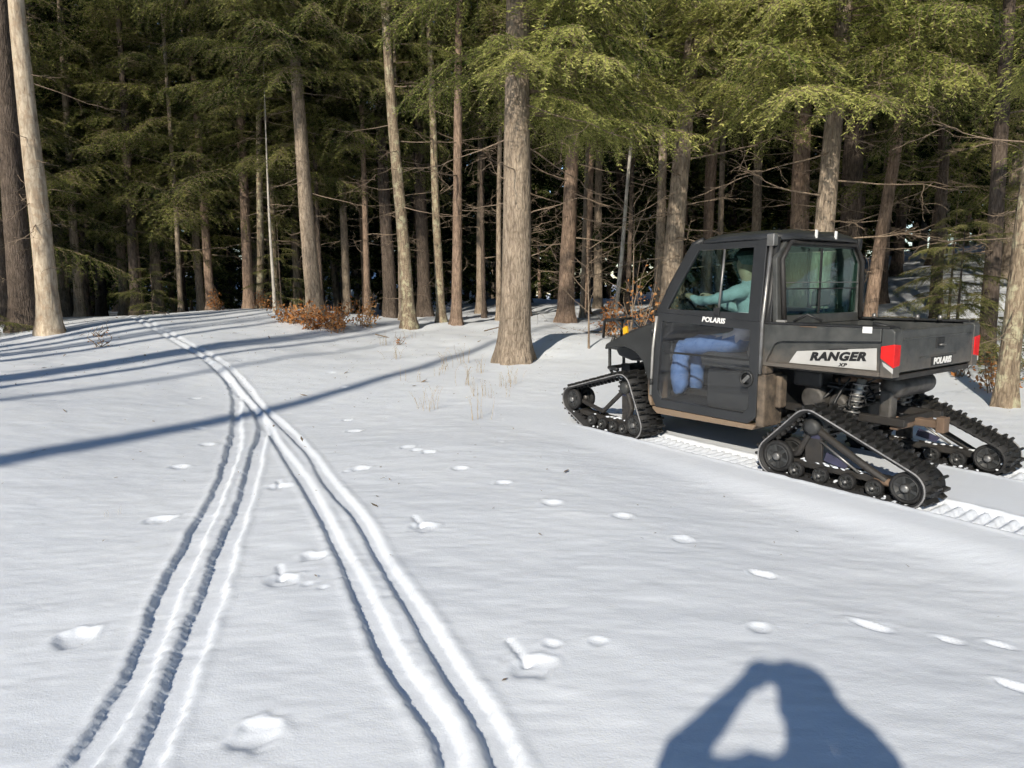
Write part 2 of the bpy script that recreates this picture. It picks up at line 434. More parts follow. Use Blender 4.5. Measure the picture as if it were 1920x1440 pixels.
def build_ground():
    xs = np.concatenate([grow(-13, .05, 1.06, 150, -1)[::-1], np.arange(-13, -4.6, .036), np.arange(-4.6, -2.7, .02), np.arange(-2.7, .5, .0125), np.arange(.5, 5.2, .0165), grow(5.2, .03, 1.045, 150, 1)])
    ys = [1.3]
    while ys[-1] < 26: ys.append(ys[-1] + max(.0105, .0041*ys[-1]))
    ys = np.concatenate([grow(1.3, .03, 1.03, 60, -1)[::-1], ys, grow(ys[-1], .14, 1.06, 160, 1)])
    X, Y = np.meshgrid(xs, ys)
    Z = terrain(X, Y)
    Z += 0.010*hnoise(X, Y, 1.6, 1) + 0.007*hnoise(X, Y*1.7, 4.0, 2) + 0.003*hnoise(X*.6, Y*1.5, 17.0, 3)
    far = sst(9, 15, Y)
    Z += far*(0.10*hnoise(X, Y, .55, 4) + 0.05*hnoise(X, Y, 1.7, 5))*sst(-8, -3, X+0*Y)
    # ski grooves
    near = (X > -15) & (X < 2.3) & (Y > -9) & (Y < 25)
    idx = np.where(near.ravel())[0]; px = X.ravel()[idx]; py = Y.ravel()[idx]
    zz = Z.ravel()
    for k, (nm, pts) in enumerate(SKI.items()):
        C = catmull(pts, .06)
        best = np.full(len(idx), 9.0); sg = np.zeros(len(idx)); along = np.zeros(len(idx))
        s = 0.0
        for i in range(len(C)-1):
            a = C[i]; b = C[i+1]; d = b-a; L = np.hypot(*d)
            sel = np.where((np.abs(px-a[0]) < .35) & (np.abs(py-a[1]) < .35))[0]
            if len(sel):
                t = np.clip(((px[sel]-a[0])*d[0]+(py[sel]-a[1])*d[1])/L**2, 0, 1)
                ex = px[sel]-(a[0]+t*d[0]); ey = py[sel]-(a[1]+t*d[1]); dd = np.hypot(ex, ey)
                m = dd < best[sel]; q = sel[m]
                best[q] = dd[m]; sg[q] = np.sign(ex[m]*d[1]-ey[m]*d[0]); along[q] = s+t[m]*L
            s += L
        m = best < .3
        b = best[m]; si = sg[m]; al = along[m]; qx = px[m]; qy = py[m]
        hw = (.036 if k < 2 else .031) + .006*np.sin(al*2.1+k) + (.018 if k < 2 else .007)*hnoise(al, si*3.0, 5.0, 20+k) + (.011 if k < 2 else .006)*hnoise(qx, qy, 27.0, 30+k) + (.010 if k < 2 else .004)*hnoise(qx, qy, 61.0, 35+k)
        if k < 2: hw = hw + .006
        hw = hw*(1+.05*np.maximum(0, qy-8)); 
        depth = (.029 if k < 2 else .025)*(1+.35*hnoise(al, al*0, 1.3, 40+k))
        wall = .017 if k > 1 else .024
        prof = -depth*(1-sst(0, 1, (b-hw)/wall))
        prof += .0045*np.exp(-((b-hw-.040)/.022)**2)*(1+.5*hnoise(qx, qy, 9.0, 50+k)+.6*hnoise(qx+qy, qx-qy, 19.0, 55+k))*np.where(b > hw, 1, 0)
        fade = 1.0
        cur = zz[idx[m]]
        base = terrain(qx, qy)
        zz[idx[m]] = np.minimum(cur, cur+prof*fade) if k > 5 else cur+np.where(cur < base-.025, prof*.35, prof)*fade
    # compacted middle between the right pair of skis
    # footprints and clods
    for i, (fx, fy, r, kind) in enumerate(FOOT):
        m = (np.abs(X-fx) < .5) & (np.abs(Y-fy) < .5)
        ii = np.where(m.ravel())[0]; dx = X.ravel()[ii]-fx; dy = Y.ravel()[ii]-fy
        if kind == 2:
            a = -0.6; ex = dx*math.cos(a)+dy*math.sin(a); ey = -dx*math.sin(a)+dy*math.cos(a); q = np.sqrt((ex/(r*1.05))**2+(ey/(r*.5))**2)
        else:
            q = np.sqrt((dx/r)**2+(dy/(r*.85))**2)
        q = q*(1+.55*hnoise(dx, dy, 22.0, 60+i))
        r = r*.74; dz = -.026*(r/.07)*np.exp(-q**4) + .007*(r/.07)*np.exp(-((q-1.35)/.3)**2)*np.clip(.55+dy/r*.5, 0, 1.4)
        if kind == 1:
            dz = dz*.8
            t = np.clip((dx*-.38+dy*.92)/.22, 0, 1); ln = np.abs(dx*.92+dy*.38)
            dz += -.022*np.exp(-(ln/.014)**2)*np.where((t > .1) & (t < 1), 1-t*.5, 0)
        zz[ii] += dz
    # pressed track trails of the vehicle, with ribs
    vx, vy, va = VEH
    lx = (X.ravel()-vx)*math.cos(va)+(Y.ravel()-vy)*math.sin(va); ly = -(X.ravel()-vx)*math.sin(va)+(Y.ravel()-vy)*math.cos(va)
    level = terrain(X.ravel(), Y.ravel())
    flat = sst(1.6, 1.15, np.abs(ly))*sst(-7, -3, lx)*sst(4.6, 3.2, lx)
    zz[:] = zz*(1-flat) + (.022+.25*(zz-level))*flat
    for sgn in (1, -1):
        e = np.abs(ly-sgn*.675)+.02*hnoise(lx, ly, 14.0, 70)
        inside = sst(.185, .145, e)*sst(2.75, 2.5, lx)*sst(-9.5, -8, lx)
        rib = .5+.5*np.sin(2*math.pi*(lx/.082+.7*ly))
        rib = sst(.25, .75, rib)
        zz[:] += inside*(-.036+.026*rib*sst(.165, .13, e)*(1+.5*hnoise(lx, ly, 5.0, 71))-.004*np.where(np.abs(ly-sgn*.675) < .03, 1, 0))
        zz[:] += .008*np.exp(-((e-.205)/.03)**2)*(1+1.0*hnoise(lx, ly, 12.0, 72))*sst(2.8, 2.5, lx)*sst(-9.5, -8, lx)
    ny, nx = X.shape
    V = np.stack([X.ravel(), Y.ravel(), zz], 1)
    I = np.arange(nx*ny).reshape(ny, nx)
    F = np.stack([I[:-1,:-1].ravel(), I[:-1,1:].ravel(), I[1:,1:].ravel(), I[1:,:-1].ravel()], 1)
    o = link('snow_ground', fast_mesh('snow_ground', V, F, M['snow'], True))
    tag(o, kind='structure')
    return o
ground = build_ground()
def gz(x, y): return float(terrain(x, y))

# ------------------------------------------------------------------ tracked utility vehicle
MUD = (0.205, 0.150, 0.105)
M['paint'] = simple('charcoal_plastic', (0.078, 0.080, 0.078), (0.036, 0.039, 0.040), rough=0.40, scale=9, bstr=0.2, bscale=150, mud=((0.12,0.105,0.09), 0.80, 1.16))
M['paint_mud'] = simple('charcoal_plastic_muddy', (0.060, 0.062, 0.060), (0.045, 0.047, 0.046), rough=0.5, scale=5, bstr=0.2, bscale=120, mud=(MUD, 0.35, 0.98))
M['darkpaint'] = simple('dark_plastic', (0.030, 0.032, 0.036), (0.022, 0.024, 0.027), rough=0.36, scale=5, bstr=0.1, bscale=200)
M['dark_mud'] = simple('dark_plastic_muddy', (0.034, 0.036, 0.037), (0.022, 0.023, 0.024), rough=0.45, scale=6, bstr=0.2, bscale=120, mud=(MUD, 0.30, 0.80))
M['mudpanel'] = simple('mud_caked_plastic', (0.175, 0.135, 0.10), (0.04, 0.034, 0.029), rough=0.9, scale=11, bstr=0.6, bscale=50)
M['black'] = simple('black_plastic', (0.022, 0.023, 0.025), (0.014, 0.015, 0.016), rough=0.5, scale=6, bstr=0.1, bscale=200)
M['blackmud'] = simple('dirty_black_steel', (0.018, 0.018, 0.019), (0.034, 0.030, 0.027), rough=0.6, scale=9, bstr=0.35, bscale=60)
M['rubber'] = simple('track_rubber', (0.018, 0.018, 0.019), (0.009, 0.009, 0.010), rough=0.68, scale=14, bstr=0.3, bscale=90)
M['lug'] = simple('lug_rubber', (0.024, 0.024, 0.024), (0.010, 0.010, 0.010), rough=0.5, scale=20, bstr=0.3, bscale=90)
M['rimedge'] = simple('worn_belt_edge', (0.30, 0.30, 0.31), (0.13, 0.13, 0.135), rough=0.5, scale=15, bstr=0.1)
M['wheelgrey'] = simple('wheel_plastic', (0.042, 0.044, 0.046), (0.020, 0.021, 0.022), rough=0.5, scale=10, bstr=0.15)
M['steel'] = simple('grey_steel', (0.30, 0.30, 0.30), (0.17, 0.165, 0.16), rough=0.4, metal=0.7, scale=9, bstr=0.1)
M['alu'] = simple('bare_aluminium', (0.52, 0.51, 0.49), (0.40, 0.39, 0.37), rough=0.38, metal=0.6, scale=7, bstr=0.05)
M['rust'] = simple('muddy_brown_steel', (0.19, 0.125, 0.085), (0.10, 0.07, 0.05), rough=0.8, scale=9, bstr=0.4, bscale=50)
M['engine'] = simple('greasy_engine_metal', (0.11, 0.105, 0.10), (0.045, 0.042, 0.040), rough=0.55, metal=0.3, scale=12, bstr=0.4, bscale=40)
M['silver'] = simple('silver_decal', (0.50, 0.50, 0.49), (0.40, 0.395, 0.385), rough=0.4, scale=5, bstr=0.05)
M['ink'] = simple('black_ink', (0.012, 0.012, 0.013), rough=0.5, bstr=0)
M['white'] = simple('white_print', (0.80, 0.80, 0.80), (0.70, 0.70, 0.70), rough=0.45, bstr=0)
M['red'] = simple('red_lens', (0.72, 0.018, 0.015), (0.55, 0.012, 0.012), rough=0.18, scale=20, bstr=0.2, bscale=80)
M['amber'] = simple('amber_lens', (0.80, 0.46, 0.02), (0.68, 0.36, 0.015), rough=0.25, bstr=0)
M['purple'] = simple('blue_violet_decal', (0.055, 0.055, 0.115), (0.03, 0.03, 0.05), rough=0.35, bstr=0.05)
M['seat'] = simple('seat_vinyl', (0.040, 0.041, 0.043), (0.028, 0.029, 0.03), rough=0.6, scale=7, bstr=0.3, bscale=120)
M['glass_teal'] = glass('teal_tinted_glass', (0.68, 0.815, 0.80))
M['glass_clear'] = glass('clear_polycarbonate', (0.94, 0.95, 0.96), 1.5)
M['glass_dusty'] = glass('dusty_polycarbonate', (0.93, 0.94, 0.95), 1.5, dust=0.022)  # lower pane: light scuffs and the grey reflection painted as haze
M['glass_rear'] = glass('green_tinted_glass', (0.68, 0.85, 0.80))

UTV = empty('tracked_utility_vehicle', (VEH[0], VEH[1], 0.0), VEH[2])
tag(UTV, 'charcoal utility vehicle with enclosed glass cab and rubber tracks standing on the snow', 'utility vehicle')

def text_mesh(txt, size, shear=0.0, offset=0.0, space=1.0, extrude=0.0015, wide=1.0):
    cu = bpy.data.curves.new('lettering', 'FONT')
    cu.body = txt; cu.size = size; cu.shear = shear; cu.offset = offset; cu.space_character = space
    cu.extrude = extrude; cu.align_x = 'CENTER'; cu.align_y = 'CENTER'; cu.resolution_u = 3
    o = bpy.data.objects.new('lettering', cu); COL.objects.link(o)
    dg = bpy.context.evaluated_depsgraph_get()
    me = bpy.data.meshes.new_from_object(o.evaluated_get(dg))
    bpy.data.objects.remove(o, do_unlink=True)
    for v in me.vertices: v.co.x *= wide
    return me

def lettering(me, mat, parent, o, xdir, ydir):
    """lay the lettering with its reading direction xdir and its up direction ydir"""
    me.materials.clear(); me.materials.append(mat)
    x = Vector(xdir).normalized(); y = Vector(ydir).normalized(); z = x.cross(y)
    R = Matrix((x, y, z)).transposed()
    ob = link('lettering', me, parent, o, R.to_euler())
    return ob

def ydoor(z, off=0.0):
    return 0.700 + off - 0.075*max(0.0, min(1.0, (z-1.25)/0.70))

def build_vehicle():
    P = UTV
    # --- frame and cab tub
    m = MB()
    for s in (-1, 1):
        m.box(-.50, 2.50, s*.30-.03, s*.30+.03, .455, .515)
    for x in (-.42, .30, .9, 1.6, 2.3): m.box(x-.025, x+.025, -.275, .275, .46, .51)
    m.build('chassis_frame', M['blackmud'], P, .006)
    MB().box(.55, 1.74, -.655, .655, .375, .415).build('cab_floor', M['black'], P, .01)
    MB().box(.35, 2.35, -.40, .40, .36, .372).build('skid_plate', M['blackmud'], P, .004)
    for s in (-1, 1):
        MB().prism([(.56,.305),(1.66,.285),(1.72,.33),(1.72,.352),(.52,.352)], 1, s*.56, s*.705).build('rocker_panel', M['paint_mud'], P, .008)
    # engine tunnel / under-seat box
    MB().box(.56, 1.15, -.62, .60, .418, .78).build('seat_base', M['black'], P, .03)
    m = MB().prism([(.60,.78),(1.22,.80),(1.24,.90),(1.16,.93),(.62,.905)], 1, -.60, .60)
    m.build('seat_cushion', M['seat'], P, .03, 3)
    for yc in (-.33, .33):
        MB().prism([(.60,.90),(.74,.91),(.68,1.25),(.63,1.29),(.56,1.27)], 1, yc-.27, yc+.27).build('seat_back', M['seat'], P, .035, 3)
        h = MB().prism([(.575,1.34),(.655,1.34),(.645,1.49),(.585,1.51)], 1, yc-.12, yc+.12).build('headrest', M['seat'], P, .03, 3)
        hm = MB()
        for dy in (-.06, .06): hm.tube([(.61, yc+dy, 1.26), (.615, yc+dy, 1.37)], .008, 8)
        hm.build('headrest_post', M['steel'], h)
    # dashboard, firewall, steering
    MB().prism([(1.742,.98),(1.742,1.29),(1.60,1.31),(1.53,1.23),(1.57,1.09)], 1, -.62, .62).build('dashboard', M['black'], P, .02)
    MB().box(1.745, 1.775, -.62, .62, .40, 1.26).build('firewall', M['black'], P, .005)
    col = MB().tube([(1.60,.33,1.12),(1.485,.33,1.29)], .025, 10).build('steering_column', M['black'], P)
    ax = Vector((-.115,0,.17)).normalized(); u = Vector((0,1,0)); w = ax.cross(u)
    cc = Vector((1.48,.33,1.30)); ring = [cc + (u*math.cos(a)+w*math.sin(a))*.175 for a in np.linspace(0, 2*math.pi, 29)]
    m = MB().tube(ring, .014, 8, caps=False)
    for a in (0.3, math.pi-.3, -math.pi/2): m.tube([cc-ax*.015, cc+(u*math.cos(a)+w*math.sin(a))*.175], .012, 6)
    m.lathe([(.0,-.03),(.045,-.025),(.05,0),(.0,.012)], cc, ax, 14)
    m.build('steering_wheel', M['black'], P)
    # --- hood and front fenders
    MB().prism([(1.72,.78),(1.72,1.235),(2.02,1.165),(2.34,1.06),(2.50,.97),(2.56,.88),(2.50,.78),(2.3,.74)], 1, -.44, .44).build('hood', M['darkpaint'], P, .03, 3)
    for s in (-1, 1):
        fo = [(1.745,.34),(1.735,1.19),(1.95,1.115),(2.25,1.005),(2.42,.93),(2.44,.87),(2.30,.90),(2.12,.915),(1.97,.875),(1.87,.78),(1.80,.60),(1.79,.40)]
        c0 = s*.445; c1 = s*.70
        MB().prism(fo, 1, c0, c1).build('front_fender', M['dark_mud'], P, .018, 3)
        hl = MB().prism([(2.50,.955),(2.36,1.04),(2.38,.97),(2.53,.895)], 1, s*.30, s*.4455 if s < 0 else .4455)
        hl.build('headlight', M['alu'], P, .008)
        MB().obox((2.16, s*.655, 1.085), (.028,0,-.010), (0,.016,0), (.004,0,.036)).build('marker_reflector', M['amber'], P, .006)
    m = MB()
    for z in (.62, .86): m.tube([(2.52,-.42,z),(2.72,-.36,z),(2.76,0,z),(2.72,.36,z),(2.52,.42,z)], .022, 8)
    for y in (-.34, -.12, .12, .34): m.tube([(2.66,y,.52),(2.73,y,.62),(2.735,y,.86),(2.66,y,.98)], .018, 8)
    m.build('front_bumper', M['black'], P)
    m = MB().lathe([(.05,-.12),(.05,.12)], (2.62,0,.60), (0,1,0), 14); m.box(2.55,2.69,-.20,-.12,.54,.66); m.box(2.55,2.69,.12,.20,.54,.66)
    m.build('winch', M['blackmud'], P, .006)
    # rack leaning on the nose
    m = MB()
    for y in (.12, .40): m.tube([(2.46,y,1.06),(2.60,y,1.18),(2.76,y,1.16),(2.78,y,.96)], .016, 8)
    m.tube([(2.61,.12,1.175),(2.61,.40,1.175)], .014, 8); m.tube([(2.76,.12,1.155),(2.76,.40,1.155)], .014, 8)
    m.build('front_rack', M['black'], P)
    # --- roll cage, pillars
    for s in (-1, 1):
        MB().tube([(1.70,s*.675,1.24),(1.535,s*.655,1.55),(1.315,s*.615,1.915),(1.22,s*.60,1.945)], .032, 10).build('windshield_pillar', M['black'], P)
        MB().tube([(.50,s*.655,.38),(.485,s*.655,1.20),(.475,s*.60,1.93)], .034, 10).build('rear_pillar', M['black'], P)
        MB().tube([(.492,s*.724,.80),(.492,s*.722,1.24),(.480,s*.662,1.865)], .0165, 10).build('door_post', M['steel'], P)
        pc = MB().obox((.478, s*.655, 1.905), (.035,0,0), (0,.03,0), (0,0,.05)); pc.build('corner_bracket', M['steel'] if s > 0 else M['black'], P, .008)
    m = MB()
    m.tube([(.475,-.60,1.93),(.475,.60,1.93)], .028, 8); m.tube([(1.25,-.60,1.935),(1.25,.60,1.935)], .028, 8)
    m.build('roof_crossbar', M['black'], P)
    # --- roof: crowned shell with a turned-down edge
    nx, ny = 18, 16
    V = []; F = []
    for lay in (0, 1):
        for i in range(nx+1):
            for j in range(ny+1):
                a = -1+2*i/nx; b = -1+2*j/ny
                ex = math.copysign(abs(a)**.8, a); ey = math.copysign(abs(b)**.8, b)
                rr = (abs(ex)**5+abs(ey)**5)**.2
                k = max(abs(ex), abs(ey)); sc = k/rr if rr > 1e-6 else 1
                x = .855+ex*sc*.475*1.02; y = ey*sc*.655
                z = 2.012-.018*a*a-.012*b*b-.055*k**9 - (.028 if lay else 0)
                if .25 < abs(b) < .5 and abs(a) < .8 and not lay: z += .008
                V.append((x, y, z))
    W = (nx+1)*(ny+1)
    for i in range(nx):
        for j in range(ny):
            a = i*(ny+1)+j
            F.append((a, a+1, a+ny+2, a+ny+1)); F.append((W+a, W+a+ny+1, W+a+ny+2, W+a+1))
    rim = [i*(ny+1) for i in range(nx+1)] + [nx*(ny+1)+j for j in range(1, ny+1)] + [i*(ny+1)+ny for i in range(nx-1, -1, -1)] + [j for j in range(ny-1, 0, -1)]
    for q in range(len(rim)):
        a, b = rim[q], rim[(q+1) % len(rim)]
        F.append((a, b, W+b, W+a))
    m = MB(); m.add(V, F, True); m.build('roof', M['darkpaint'], P)
    for y in (.20, -.10):
        MB().obox((.372, y, 1.962), (.008,0,.002), (0,.012,0), (-.001,0,.034)).build('roof_clip', M['white'], P, .003)
    # --- windshield
    V = [(1.69,-.64,1.27),(1.69,.64,1.27),(1.30,.585,1.90),(1.30,-.585,1.90)]
    m = MB(); m.add(V+[(x+.005,y,z+.003) for x,y,z in V], [(0,1,2,3),(7,6,5,4),(0,4,5,1),(1,5,6,2),(2,6,7,3),(3,7,4,0)])
    m.build('windshield', M['glass_clear'], P)
    # --- doors: dark frame, teal upper window in two panes, clear lower pane
    uo = [(1.665,1.285),(1.535,1.54),(1.325,1.915),(.530,1.915),(.517,1.235)]
    ui = [(1.545,1.320),(1.425,1.545),(1.235,1.860),(.655,1.855),(.640,1.305)]
    lo = [(.517,1.235),(1.665,1.285),(1.725,.46),(1.665,.357),(.600,.357),(.522,.42)]
    li = [(.615,1.165),(1.600,1.205),(1.650,.52),(1.600,.440),(.655,.440),(.600,.495)]
    for s in (-1, 1):
        m = MB()
        f0 = lambda z: s*(ydoor(z)-.018); f1 = lambda z: s*(ydoor(z)+.018)
        m.ring(uo, ui, f0, f1); m.ring(lo, li, f0, f1)
        d = m.build('door', M['darkpaint'], P, .006)
        # lower front strip: hinge side in bare metal
        MB().tube([(1.668,s*.722,1.25),(1.705,s*.724,.95),(1.728,s*.724,.47)], .014, 8).build('hinge_strip', M['alu'], d)
        for nm, pts, mt in (('front_window', [(1.535,1.325),(1.42,1.545),(1.23,1.855),(.965,1.852),(.965,1.312)], 'glass_teal'), ('rear_window', [(.947,1.312),(.947,1.852),(.665,1.85),(.65,1.31)], 'glass_teal'),
                            ('lower_window', [(.608,1.170),(1.605,1.21),(1.657,.52),(1.602,.433),(.652,.433),(.593,.495)], 'glass_dusty')):
            MB().prism(pts, 1, lambda a, b: s*(ydoor(b)-.003), lambda a, b: s*(ydoor(b)+.003)).build(nm, M[mt], d)
        MB().tube([(.956,s*(ydoor(1.29)+.005),1.29),(.956,s*(ydoor(1.87)+.005),1.87)], .011, 8).build('window_divider', M['steel'], d)
        MB().box(.93,.99,s*.713,s*.728,1.275,1.345).build('window_latch', M['black'], d, .004)
        MB().obox((1.10, s*.700, .905), (.49,0,.0), (0,.006,0), (0,0,.010)).build('door_rail', M['black'], d, .003)
        rg = [(.625+.058*math.cos(a), s*.724, .745+.062*math.sin(a)) for a in np.linspace(0, 2*math.pi, 21)]
        hm = MB().tube(rg, .013, 8, caps=False); hm.lathe([(.052,-.012),(.052,.002)], (.625,s*.712,.745), (0,s,0), 16)
        h = hm.build('door_latch', M['black'], d)
        MB().obox((.625,s*.724,.745), (.012,0,.012), (0,.008,0), (-.03,0,.03)).build('latch_paddle', M['steel'], h, .004)
        for z in (.60, 1.10):
            MB().lathe([(.018,-.03),(.018,.03)], (1.72,s*.722,z), (0,0,1), 10).build('hinge', M['black'], d)
        if s > 0:
            lettering(text_mesh('POLARIS', .062, .12, .0022, 1.02, wide=1.05), M['white'], d, (.995, .7195, 1.232), (-1,0,-.045), (0,-.04,1))
    # --- back of the cab
    bo = [(.69,1.205),(.70,1.755),(.545,1.925),(-.545,1.925),(-.70,1.755),(-.69,1.205)]
    bi = [(.615,1.285),(.62,1.73),(.515,1.855),(-.515,1.855),(-.62,1.73),(-.615,1.285)]
    xr = lambda z: .395+.05*(z-1.2)
    m = MB(); n = 6; V = []
    for off in (0, .045):
        V += [(xr(b)+off, a*.95, b) for a, b in bo] + [(xr(b)+off, a*.95, b) for a, b in bi]
    F = []
    for i in range(n):
        j = (i+1) % n
        F += [(i,j,n+j,n+i),(2*n+i,3*n+i,3*n+j,2*n+j),(i,2*n+i,2*n+j,j),(n+i,n+j,3*n+j,3*n+i)]
    m.add(V, F); rp = m.build('rear_panel', M['paint'], P, .008)
    path = [(xr(b)-.022, a*.95, b) for a, b in [(.625,1.235),(.655,1.745),(.53,1.89),(-.53,1.89),(-.655,1.745),(-.625,1.235)]]
    MB().tube(path, .021, 8).build('window_guard', M['blackmud'], rp)
    MB().prism([(a*.95, b) for a, b in bi], 0, .425, .431).build('rear_window', M['glass_rear'], rp)
    m = MB(); m.box(.412,.424,.015,.035,1.29,1.85); m.box(.412,.424,-.57,.57,1.50,1.51)
    m.build('window_divider', M['black'], rp)
    m = MB(); m.box(.402,.41,-.58,.58,1.555,1.562); m.build('sliding_rail', M['steel'], rp)
    # quarter panels between door and rear window, lower cab back
    for s in (-1, 1):
        MB().prism([(.522,1.20),(.515,1.90),(.455,1.92),(.44,1.20)], 1, lambda a, b: s*(ydoor(b)-.055), lambda a, b: s*(ydoor(b)-.012)).build('quarter_panel', M['black'], P, .006)
    MB().box(.505,.545,-.62,.62,.42,1.20).build('cab_back', M['black'], P, .006)
    for s in (-1, 1):
        m = MB().box(.455,.535,s*.44,s*.705,.34,.80); m.box(.445,.52,s*.60,s*.712,.80,.872); m.box(.40,.455,s*.46,s*.56,.50,.78)
        m.build('mud_flap_panel', M['mudpanel'], P, .015)
    # --- cargo bed
    m = MB()
    m.box(-.52,.44,-.62,.62,.885,.925)
    m.box(.40,.44,-.62,.62,.925,1.205)
    for s in (-1, 1):
        m.box(-.525,.505,s*.622,s*.672,.885,1.212)
    bed = m.build('cargo_bed', M['paint'], P, .008)
    for s in (-1, 1):
        C = [(.512,.872),(.512,1.218),(-.47,1.222),(-.47,1.128),(.325,1.085),(.385,1.06),(.462,.905),(-.47,.905),(-.47,.872)]
        MB().prism(C, 1, s*.6735, s*.705).build('bed_side_trim', M['paint'], bed, .008)
        m = MB().box(-.525,.505,s*.600,s*.706,1.2195,1.238); m.build('bed_rail', M['black'], bed, .008)
        pl = [(.262,.912),(.195,1.012),(-.432,1.078),(-.440,.915)]
        b = MB().prism(pl, 1, s*.674, s*.6795).build('badge_plate', M['silver'], bed, .002)
        if s > 0:
            lettering(text_mesh('RANGER', .086, .32, .0050, 1.10, wide=1.22), M['ink'], b, (-.135, .6815, .992), (-1,0,.075), (0,0,1))
            lettering(text_mesh('XP', .034, .30, .0015, 1.2, wide=1.3), M['ink'], b, (-.185, .6812, .934), (-1,0,.05), (0,0,1))
            MB().prism([(-.05,1.046),(-.235,1.062),(-.215,1.052),(-.075,1.039)], 1, .6796, .6815).build('logo_mark', M['ink'], b)
    MB().box(-.405,-.335,.7065,.7085,1.185,1.232).build('warning_sticker', M['white'], bed)
    MB().box(.02,.16,.707,.712,1.208,1.216).build('trim_strip', M['rust'], bed)
    for x0, w in ((.40, .085),(.02, .16)):
        pass
    m = MB().obox((.36,.655,1.244),(.04,0,0),(0,.02,0),(0,0,.010)); m.build('tie_down', M['alu'], bed, .004)
    m = MB(); m.tube([(.30,.58,1.24),(.20,.55,1.30),(.10,.50,1.25)], .012, 6); m.tube([(-.30,-.10,1.0),(-.25,0,1.18),(-.1,.1,1.22)], .02, 6)
    m.build('tie_strap', M['black'], bed)
    for (x, y) in ((-.30,-.60),(-.12,-.60),(.25,-.60)):
        MB().lathe([(.02,0),(.02,.03),(.012,.045)], (x,y,1.23), (0,0,1), 8).build('bed_anchor', M['steel'], bed)
    # tailgate
    tg = MB(); tg.box(-.560,-.530,-.598,.598,.905,1.212)
    tail = tg.build('tailgate', M['paint'], P, .010)
    m = MB(); m.box(-.566,-.559,-.56,.56,1.135,1.150); m.box(-.566,-.559,-.30,.30,.99,1.0)
    m.build('tailgate_rib', M['paint'], tail, .003)
    hd = MB().box(-.568,-.558,-.075,.055,1.05,1.13).build('handle_recess', M['black'], tail, .006)
    MB().tube([(-.570,.03,1.075),(-.588,.02,1.08),(-.588,-.04,1.08),(-.570,-.05,1.075)], .008, 8).build('handle', M['steel'], hd)
    pt = MB().box(-.5655,-.559,-.235,.115,.918,.985).build('name_plate', M['ink'], tail, .002)
    lettering(text_mesh('POLARIS', .068, .10, .0028, 1.02, wide=1.12), M['white'], pt, (-.568,-.06,.951), (0,-1,0), (0,0,1))
    for s in (-1, 1):
        m = MB().prism([(-.472,.872),(-.472,1.222),(-.545,1.222),(-.565,1.20),(-.565,.872)], 1, s*.600, s*.703)
        m.build('corner_post', M['paint'], P, .008)
        m = MB(); 
        V = [(-.474,s*.7065,1.010),(-.474,s*.7065,1.095),(-.570,s*.7065,1.115),(-.570,s*.7065,.945),(-.570,s*.618,1.105),(-.570,s*.618,.958)]
        V2 = [(x+(.0 if i < 2 else .012), y-s*.02, z) for i, (x, y, z) in enumerate(V)]
        m.add(V+V2, [(0,1,2,3),(3,2,4,5),(0,3,9,6),(0,6,7,1),(1,7,8,2),(3,5,11,9),(2,8,10,4),(5,4,10,11),(6,9,8,7),(9,11,10,8)])
        tl = m.build('taillight', M['red'], P, .004)
        MB().prism([(-.490,.985),(-.568,.94),(-.568,.905),(-.50,.955)], 1, s*.7035, s*.7072).build('reverse_lens', M['silver'], tl)
    MB().box(-.545,.44,-.60,.60,.845,.884).build('bed_subframe', M['blackmud'], P, .006)
    # --- drivetrain under the bed
    m = MB(); m.box(-.02,.38,-.26,.24,.42,.70); m.box(.06,.30,-.20,.16,.70,.80); m.lathe([(.09,-.10),(.11,-.06),(.11,.06),(.09,.10)], (.20,.33,.60), (0,1,0), 18); m.lathe([(.07,-.10),(.085,-.06),(.085,.06),(.07,.10)], (-.02,.33,.58), (0,1,0), 18)
    m.build('engine', M['engine'], P, .02)
    m = MB().lathe([(.02,-.30),(.085,-.28),(.09,-.2),(.09,.2),(.085,.28),(.02,.30)], (-.36,0,.745), (0,1,0), 18); pass
    m.build('muffler', M['engine'], P)
    MB().tube([(.06,.16,.68),(.05,.30,.76),(-.14,.30,.80),(-.30,.20,.78)], .024, 8).build('exhaust_pipe', M['rust'], P)
    m = MB().box(-.14,.14,-.13,.13,.36,.58); m.lathe([(.10,-.06),(.12,0),(.10,.06)], (0,0,.46), (1,0,0), 14); m.build('rear_differential', M['engine'], P, .02)
    m = MB().box(-.62,-.40,-.04,.04,.43,.49); m.box(-.66,-.60,-.05,.05,.40,.52); m.box(-.44,-.38,-.30,.30,.42,.50)
    m.build('hitch_receiver', M['rust'], P, .008)
    MB().box(.10,.36,.28,.46,.70,.84).build('air_box', M['black'], P, .025)
    MB().obox((-.34,.26,.60),(.05,0,0),(0,.05,0),(0,0,.12)).build('coolant_bottle', M['engine'], P, .02)
    rng = random.Random(4)
    m = MB()
    for k in range(9):
        x = rng.uniform(-.3,.35); pts = [(x, rng.uniform(.2,.5), rng.uniform(.7,.84)), (x+rng.uniform(-.15,.15), rng.uniform(.3,.5), rng.uniform(.55,.75)), (x+rng.uniform(-.3,.3), rng.uniform(.1,.4), rng.uniform(.5,.8))]
        m.tube(catmull3(pts), rng.uniform(.006,.014), 6)
    m.build('hoses', M['black'], P)
